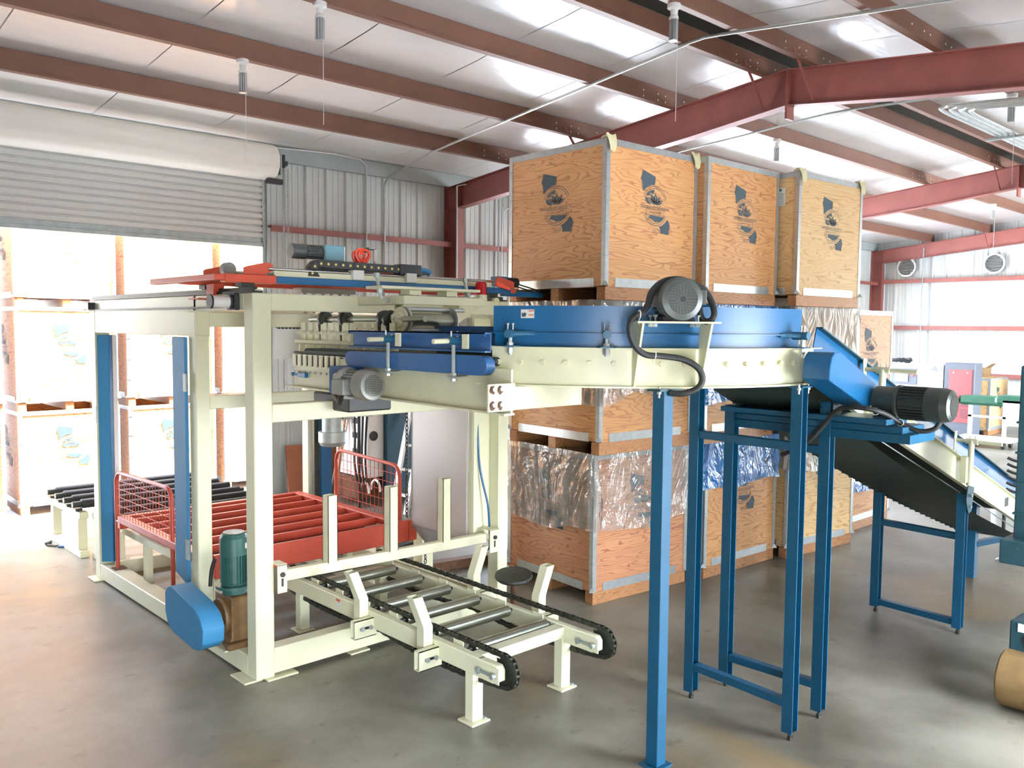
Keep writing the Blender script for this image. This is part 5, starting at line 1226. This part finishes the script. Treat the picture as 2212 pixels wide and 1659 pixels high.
def tclamp(x):
    z = zt(x)
    k = MB().box(x-.02, 2.19, z-.19, x+.02, 2.232, z+.0).build('clamp_post', 'cream', N_, bevel=.004)
    MB().cyl((x+.035, 2.185, z-.21), (x+.05, 2.185, z+.11), .020, 12).build('clamp_rod', 'cream', k)
    MB().cyl((x+.055, 2.29, z+.105), (x+.055, 1.99, z+.10), .013, 12).cyl((x+.055, 2.225, z+.104), (x+.055, 2.145, z+.102), .021, 14).build('clamp_pipe', 'cream', k)
    MB().box(x+.03, 2.29, z+.02, x+.07, 2.30, z+.17).build('clamp_plate', 'cream', k, bevel=.003)
    MB().cyl((x+.055, 2.20, z+.12), (x+.055, 2.20, z+.145), .005, 6).cyl((x+.055, 2.165, z+.12), (x+.055, 2.165, z+.145), .005, 6).build('set_screw', 'cream', k)
tclamp(4.98); tclamp(6.48)
MB().box(7.55, 2.2635, zt(7.55)-.13, 7.64, 2.2615, zt(7.6)-.04).build('nameplate', 'dark', N_)
# drive: blue cover, mounting plates, motor
pp = [(4.155, 2.085), (4.125, 2.06), (4.108, 2.01), (4.105, 1.945), (4.495, 1.797), (4.58, 1.782), (4.645, 1.905), (4.225, 2.083)]
MB().prism([(x, 2.05, z) for x, z in pp], (0, .15, 0)).build('chain_cover', 'skyblue' if False else 'blue', N_, bevel=.004)
for y0, x0, z0, x1, z1 in ((1.90, 4.44, 1.735, 4.70, 1.765), (1.84, 4.50, 1.69, 4.78, 1.725), (1.80, 4.50, 1.64, 4.82, 1.688)):
    MB().box(x0, y0, z0-.03, x1, 2.90, z1-.03).build('mounting_plate', 'blue2', N_, bevel=.002)  # darker leg blue stands in for underside shading on these plates
D_ = thing('incline_gear_motor', 'dark olive ribbed gear motor at the head of the inclined conveyor', 'motor', (4.62, 1.86, 1.74))
m_ = MB().lathe((4.63, 2.045, 1.815), (0, -1, 0), [(0, 0), (0, .06), (.01, .082), (.12, .086), (.125, .094), (.14, .094), (.145, .078), (.28, .078), (.28, .090), (.36, .090), (.395, .080), (.405, .060), (.405, 0)], 36).build('motor_body', 'olive', D_)
mb = MB()
for k in range(30):
    q = 2*PI*k/30; v = Vector((math.cos(q), 0, math.sin(q))); c = Vector((4.63, 0, 1.815)); mb.bar(c+v*.082+Vector((0, 1.895, 0)), c+v*.082+Vector((0, 1.768, 0)), .004, .016, v)
mb.build('cooling_fin', 'olive', m_)
MB().cyl((4.63, 1.6385, 1.815), (4.63, 1.641, 1.815), .055, 24).build('fan_grille', 'dark', m_)
MB().box(4.56, 1.92, 1.715, 4.70, 2.03, 1.74).build('motor_foot', 'olive', D_, bevel=.004)
MB().tube(smooth_path([(4.63, 1.70, 1.74), (4.62, 1.73, 1.69), (4.60, 1.80, 1.675), (4.57, 1.88, 1.71), (4.50, 1.92, 1.755), (4.42, 1.97, 1.785), (4.40, 2.08, 1.79), (4.43, 2.17, 1.76), (4.45, 2.26, 1.66), (4.46, 2.36, 1.56), (4.46, 2.5, 1.48)], 5), .013, 10).build('power_cable', 'rubber', D_)
for c in ((4.44, 1.96, 1.775), (4.56, 1.88, 1.715)):
    c = Vector(c); MB().tube([c+Vector((0, math.sin(u)*.018, math.cos(u)*.018)) for u in [2*PI*i/12 for i in range(12)]], .0025, 5, True).build('cable_tie', 'white', D_)
# ================================================================ RIGHT EDGE MACHINE (elevator) 
E_ = thing('bucket_elevator', 'dark teal machine column cut off by the right edge of the picture', 'machine', (6.0, 1.6, 0))
MB().box(5.60, 1.00, .93, 6.1, 1.625, 2.0).build('casing', 'teal', E_, bevel=.008)
for z in (1.12, 1.30, 1.48, 1.66): MB().box(5.59, .99, z, 6.11, 1.632, z+.012).build('casing_seam', 'teal', E_)
MB().box(5.50, 1.0, .84, 6.2, 1.665, .98).build('casing_foot', 'teal', E_, bevel=.006)
MB().box(5.55, 1.0, .30, 5.75, 1.605, .50).build('base_beam', 'teal', E_, bevel=.01)
MB().cyl((5.56, 1.50, .40), (5.545, 1.50, .40), .035, 16).build('inspection_hole', 'black', E_)
MB().box(5.546, 1.46, .44, 5.549, 1.56, .49).build('rating_plate', 'paper', E_)
MB().box(5.85, 1.2, 0, 5.95, 1.5, .84).box(5.6, 1.1, .50, 5.7, 1.3, .84).build('leg', 'teal', E_)
for k in range(6): MB().tube(smooth_path([(7.6, 2.12, .92+k*.05), (7.58, 2.2, .915+k*.05), (7.56, 2.26, .94+k*.05)], 3), .012, 6).build('bellows_rib', 'black', E_)
t = thing('caster_wheel', 'tan solid wheel under the teal machine at the right edge', 'wheel', (5.6, 1.45, .18))
MB().cyl((5.52, 1.62, .165), (5.52, 1.05, .165), .165, 36).build('tyre', 'tin', t, bevel=.012)
MB().cyl((5.52, 1.63, .165), (5.52, 1.04, .165), .02, 12).box(5.50, 1.2, .165, 5.54, 1.3, .42).build('axle', 'dark', t)
t = thing('rear_stand', 'dark blue low stand with a long floor rail behind the inclined conveyor', 'support stand', (8.6, 2.7, 0))
MB().box(8.14, 2.66, 0, 8.22, 2.74, .75).build('leg', 'blue2', t); MB().bar((8.2, 2.68, .30), (9.9, 2.3, .30), .05, .05).build('floor_rail', 'blue2', t)
MB().cyl((8.13, 2.62, .45), (8.13, 2.60, .45), .02, 6).build('bolt', 'galvd', t)
t = thing('levelling_leg', 'slim steel levelling leg with a round foot under the inclined conveyor tail', 'support leg', (8.98, 2.69, 0))
MB().cyl((8.98, 2.69, .02), (8.98, 2.69, .5), .016, 10).build('rod', 'dark', t); MB().lathe((8.98, 2.69, 0), (0, 0, 1), [(0, 0), (0, .06), (.012, .055), (.035, .02), (.04, 0)], 18).build('foot', 'galvd', t)
# ================================================================ STOOL, FLOOR ITEMS
t = thing('stool', 'round dark steel stool beside the outfeed conveyor and the lowest crate', 'stool', (4.06, 4.30, 0))
mb = MB().lathe((4.06, 4.30, .425), (-.12, -.10, 1), [(0, 0), (0, .03), (.015, .12), (.03, .135), (.045, .13), (.055, 0)], 32); mb.build('seat', 'dark', t)
MB().cyl((4.065, 4.305, .06), (4.062, 4.302, .43), .022, 14).build('stem', 'rust', t)
mb = MB()
for k in range(4): a = PI/4+PI/2*k; mb.bar((4.065, 4.305, .08), (4.065+.13*math.cos(a), 4.305+.13*math.sin(a), .012), .025, .02)
mb.build('foot_star', 'dark', t)
t = thing('pliers', 'blue-handled pliers on the floor near the left edge', 'tool', (2.46, 9.1, 0))
MB().tube([(2.42, 9.06, .012), (2.50, 8.98, .014), (2.56, 8.90, .012)], .011, 8).tube([(2.47, 9.10, .012), (2.54, 9.0, .014), (2.60, 8.94, .012)], .011, 8).build('handle', 'navy', t)
MB().bar((2.42, 9.10, .012), (2.36, 9.20, .012), .03, .012).build('jaw', 'dark', t)
t = thing('screwdriver', 'dark screwdriver on the floor beside the pliers', 'tool', (2.40, 9.28, 0))
MB().tube([(2.36, 9.24, .015), (2.42, 9.30, .015)], .015, 8).build('handle', 'ink', t); MB().tube([(2.42, 9.30, .015), (2.50, 9.36, .010)], .004, 6).build('shaft', 'galv', t)
# ================================================================ BEHIND THE PALLETIZER
o = MB().prism([(5.22, 9.62, 0), (5.48, 9.60, 0), (5.50, 9.72, .68), (5.24, 9.74, .68)], (0, .02, 0)).build('leaning_board', 'pvc'); tag(o, 'small brown plywood board leaning on the wall right of the door jamb', 'board', 'boards leaning on the wall')
o = MB().prism([(5.72, 9.52, 0), (6.55, 9.50, 0), (6.58, 9.72, .86), (5.76, 9.74, .86)], (0, .02, 0)).build('leaning_board', 'pvc'); tag(o, 'wide brown plywood board leaning on the wall behind the tripod', 'board', 'boards leaning on the wall')
o = MB().box(4.95, 9.40, 0, 5.28, 9.68, .07).build('floor_tray', 'white', bevel=.01); tag(o, 'low white tray on the floor in front of the small brown board', 'tray')
t = thing('tripod', 'tan wooden tripod with a blue head standing behind the palletizer', 'tripod', (5.95, 9.1, 0))
hd = Vector((5.72, 9.1, 1.16))
for p in ((5.70, 9.45, 0), (5.30, 9.25, 0), (5.35, 8.80, 0)):
    MB().cyl(hd, Vector(p)+Vector((0, 0, .04)), .018, 8, .014).build('leg', 'lumber', t); MB().lathe(p, (0, 0, 1), [(0, 0), (0, .02), (.06, .02), (.06, 0)], 8).build('foot', 'dark', t)
MB().lathe(hd-Vector((0, 0, .06)), (0, 0, 1), [(0, 0), (0, .06), (.04, .05), (.05, .04), (.14, .04), (.16, .045), (.17, 0)], 14).build('head', 'teal', t)
t = thing('hanging_motor', 'grey-green vertical motor with a fan cap down, behind the right rear post', 'motor', (4.43, 7.3, 1.0))
MB().lathe((4.43, 7.30, 1.62), (0, 0, -1), [(0, 0), (0, .11), (.2, .11), (.2, .10), (.46, .10), (.46, .135), (.56, .135), (.60, .11), (.61, 0)], 26).build('motor_body', 'galvd', t)
MB().box(4.5, 7.2, 1.28, 4.62, 7.32, 1.45).build('terminal_box', 'galvd', t, bevel=.006)
MB().box(4.39, 7.25, 1.6, 4.47, 7.66, 1.66).build('motor_bracket', 'creamd', t)
t = thing('teal_cabinet', 'large dark teal machine cabinet with a white control side behind the palletizer', 'cabinet', (6.4, 8.8, 0))
MB().box(6.0, 8.62, .15, 7.2, 9.45, 1.16).build('body', 'tealc', t, bevel=.006)
MB().box(5.76, 8.70, .35, 5.998, 9.40, 1.16).build('control_side', 'white', t, bevel=.004)
MB().box(5.70, 8.66, 1.162, 7.2, 9.45, 1.19).build('lid', 'dark', t)
for z in (.62, .82, 1.0): MB().box(5.745, 8.9, z, 5.76, 9.0, z+.07).build('switch', 'black', t)
MB().cyl((5.85, 8.69, .86), (5.85, 8.70, .86), .06, 18).build('dial', 'dark', t)
MB().box(5.66, 8.75, .10, 5.98, 9.3, .34).build('pump_base', 'rust', t)
for x in (5.62, 5.78): MB().tube([(x, 8.55+.10*math.cos(u), .22+.13*math.sin(u)) for u in [PI*i/10 for i in range(11)]], .014, 6).build('hose_loop', 'paper', t)
MB().cyl((5.95, 8.55, 1.25), (6.15, 8.5, 1.24), .05, 14).build('cylinder', 'tin', t)
t = thing('cable_bundle_stand', 'black cables hanging from a bar beside the teal cabinet', 'cables', (5.6, 8.5, .4))
MB().bar((5.40, 8.5, 1.16), (5.70, 8.5, 1.14), .03, .03).build('bar', 'galvd', t)
mb = MB()
for k in range(4): mb.tube(smooth_path([(5.45+k*.06, 8.5, 1.16), (5.46+k*.05, 8.5, .9), (5.44+k*.05, 8.48, .6), (5.5+k*.04, 8.5, .35)], 4), .014, 6)
mb.build('cable', 'rubber', t)
MB().cyl((5.55, 8.55, 0), (5.55, 8.55, 1.5), .018, 8).build('pole', 'dark', t)
t = thing('ladder', 'white step ladder leaning beside the lift chain', 'ladder', (6.2, 8.3, 0))
for dy in (0, .28): MB().bar((5.86, 8.05+dy, 0), (6.28, 8.25+dy, 1.18), .03, .07, (0, 1, 0)).build('stile', 'white', t)
for k in range(4): MB().bar((5.93+k*.10, 8.06, .20+k*.28), (5.93+k*.10, 8.36, .20+k*.28), .06, .02, (0, 0, 1)).build('step', 'white', t)
MB().bar((5.955, 8.045, .42), (6.04, 8.085, .66), .004, .035, (0, 1, 0)).bar((6.10, 8.11, .84), (6.17, 8.14, 1.02), .004, .035, (0, 1, 0)).build('caution_strip', 'ink', t)
MB().cyl((6.28, 8.24, 1.10), (6.28, 8.20, 1.10), .05, 16).build('end_cap', 'pink', t)
t = thing('steel_channel', 'rusty steel channel lying on the floor behind the stool', 'steel section', (5.0, 6.0, 0))
MB().bar((4.55, 6.05, .04), (5.55, 5.85, .04), .10, .08).build('web', 'rust', t)
o = MB().bar((4.7, 6.75, .03), (5.6, 6.95, .03), .05, .05).build('steel_bar', 'dark'); tag(o, 'dark steel bar on the floor beyond the red mesh hoop', 'steel section')
o = MB().box(4.75, 7.0, 0, 5.5, 7.2, .12).build('long_box', 'white', bevel=.01); tag(o, 'long white box on the floor beyond the red mesh hoop', 'box')
# ================================================================ FAR RIGHT GROUP
t = thing('compressor', 'white and red compressor cabinet with a small control screen', 'cabinet', (18.6, 7.6, 0))
MB().box(18.4, 7.0, .05, 19.4, 8.3, 1.50).build('body', 'lav', t, bevel=.02)
MB().box(18.385, 7.02, .60, 18.40, 7.95, .97).build('red_panel', 'pink', t)
MB().box(18.38, 7.28, 1.06, 18.40, 7.82, 1.40).build('control_recess', 'greyc', t); MB().box(18.36, 7.45, 1.12, 18.38, 7.72, 1.36).build('control_screen', 'screen', t)
MB().cyl((18.36, 7.36, 1.26), (18.38, 7.36, 1.26), .03, 12).build('stop_button', 'pink', t)
MB().prism([(18.4, 6.8, .05), (18.4, 7.0, .05), (18.4, 7.0, 1.40), (18.4, 6.8, 1.30)], (1.0, 0, 0)).build('side_panel', 'lav', t)
o = MB().tube([(18.7+.2*math.cos(u), 7.9+.36*math.sin(u), 1.53+.03*(k % 3)) for k, u in enumerate([i*.5 for i in range(26)])], .03, 7).build('hose_coil', 'rubber'); tag(o, 'black hose coil lying on top of the compressor', 'hose')
t = thing('air_dryer', 'tall slate grey dryer cabinet with a red vented front', 'cabinet', (18.5, 6.4, 0))
MB().box(18.3, 6.12, .10, 18.7, 6.70, 1.55).build('body', 'greyc', t, bevel=.01)
rp_ = MB().box(18.285, 6.17, .36, 18.30, 6.60, 1.42).build('front_panel', 'pink', t)
for y in (6.22, 6.41):
    for z0 in (.45, .68):
        mb = MB()
        for k in range(9): mb.box(18.280, y, z0+k*.022, 18.286, y+.155, z0+k*.022+.012)
        mb.build('vent_louvre', 'ink', rp_)
MB().cyl((18.28, 6.26, 1.36), (18.285, 6.26, 1.36), .015, 8).cyl((18.28, 6.52, 1.36), (18.285, 6.52, 1.36), .015, 8).build('panel_screw', 'galvd', rp_)
MB().box(18.3, 6.72, .3, 18.7, 6.82, 1.50).build('side_duct', 'lav', t)
for y in (6.2, 6.6): MB().box(18.35, y, 0, 18.65, y+.06, .10).build('skid', 'rust', t)
t = thing('green_belt_cart', 'small green belt conveyor on a white wheeled cart', 'conveyor', (17.6, 5.6, 0))
MB().box(17.4, 5.1, .80, 17.9, 6.10, .97).build('belt', 'beltg', t, bevel=.05); MB().box(17.0, 4.2, .86, 17.5, 5.35, 1.03).build('belt', 'beltg', t, bevel=.05)
mb = MB()
for k in range(10): mb.box(17.39, 6.08-.0, .81+k*.016, 17.9, 6.11, .817+k*.016)
mb.build('belt_edge', 'dark', t)
MB().box(17.0, 4.3, .82, 17.02, 5.2, .95).build('side_plate', 'white', t); MB().cyl((17.40, 6.15, .88), (17.9, 6.15, .88), .04, 12).build('drum', 'white', t)
for y in (5.32, 5.92):
    MB().box(17.6, y, .14, 17.66, y+.06, .82).build('leg', 'white', t)
    for x in (17.55, 17.95): MB().cyl((x, y-.02, .06), (x, y+.03, .06), .06, 14).build('caster', 'dark', t)
MB().box(17.5, 5.2, .12, 18.0, 6.15, .18).box(17.6, 5.3, .56, 17.64, 5.98, .60).build('cart_frame', 'white', t)
t = thing('plum_rolls', 'plum coloured rolls lying on top of the distant crate', 'rolls', (20.3, 6.2, 1.25))
MB().cyl((20.0, 4.8, 1.27), (20.3, 5.8, 1.27), .09, 12).build('roll', 'plum', t); MB().cyl((20.2, 4.8, 1.4), (20.4, 5.8, 1.4), .07, 12).build('roll', 'pink', t)
MB().box(20.1, 4.9, 0, 20.6, 5.7, 1.18).build('stand', 'white', t)
t = thing('carton', 'opened cardboard carton on top of the distant crate', 'box', (20.2, 6.9, 1.21))
MB().box(20.0, 6.5, 1.206, 20.4, 6.9, 1.40).build('body', 'tin', t); MB().prism([(20.0, 6.5, 1.40), (20.4, 6.5, 1.40), (20.35, 6.38, 1.50), (20.05, 6.38, 1.50)], (0, .006, 0)).build('flap', 'tin', t)
t = thing('bucket', 'white plastic bucket with lid on the floor by the right machine', 'bucket', (10.3, 3.0, 0))
MB().lathe((10.3, 3.05, 0), (0, 0, 1), [(0, 0), (0, .15), (.30, .17), (.31, .185), (.34, .185), (.345, 0)], 24).build('body', 'white', t)
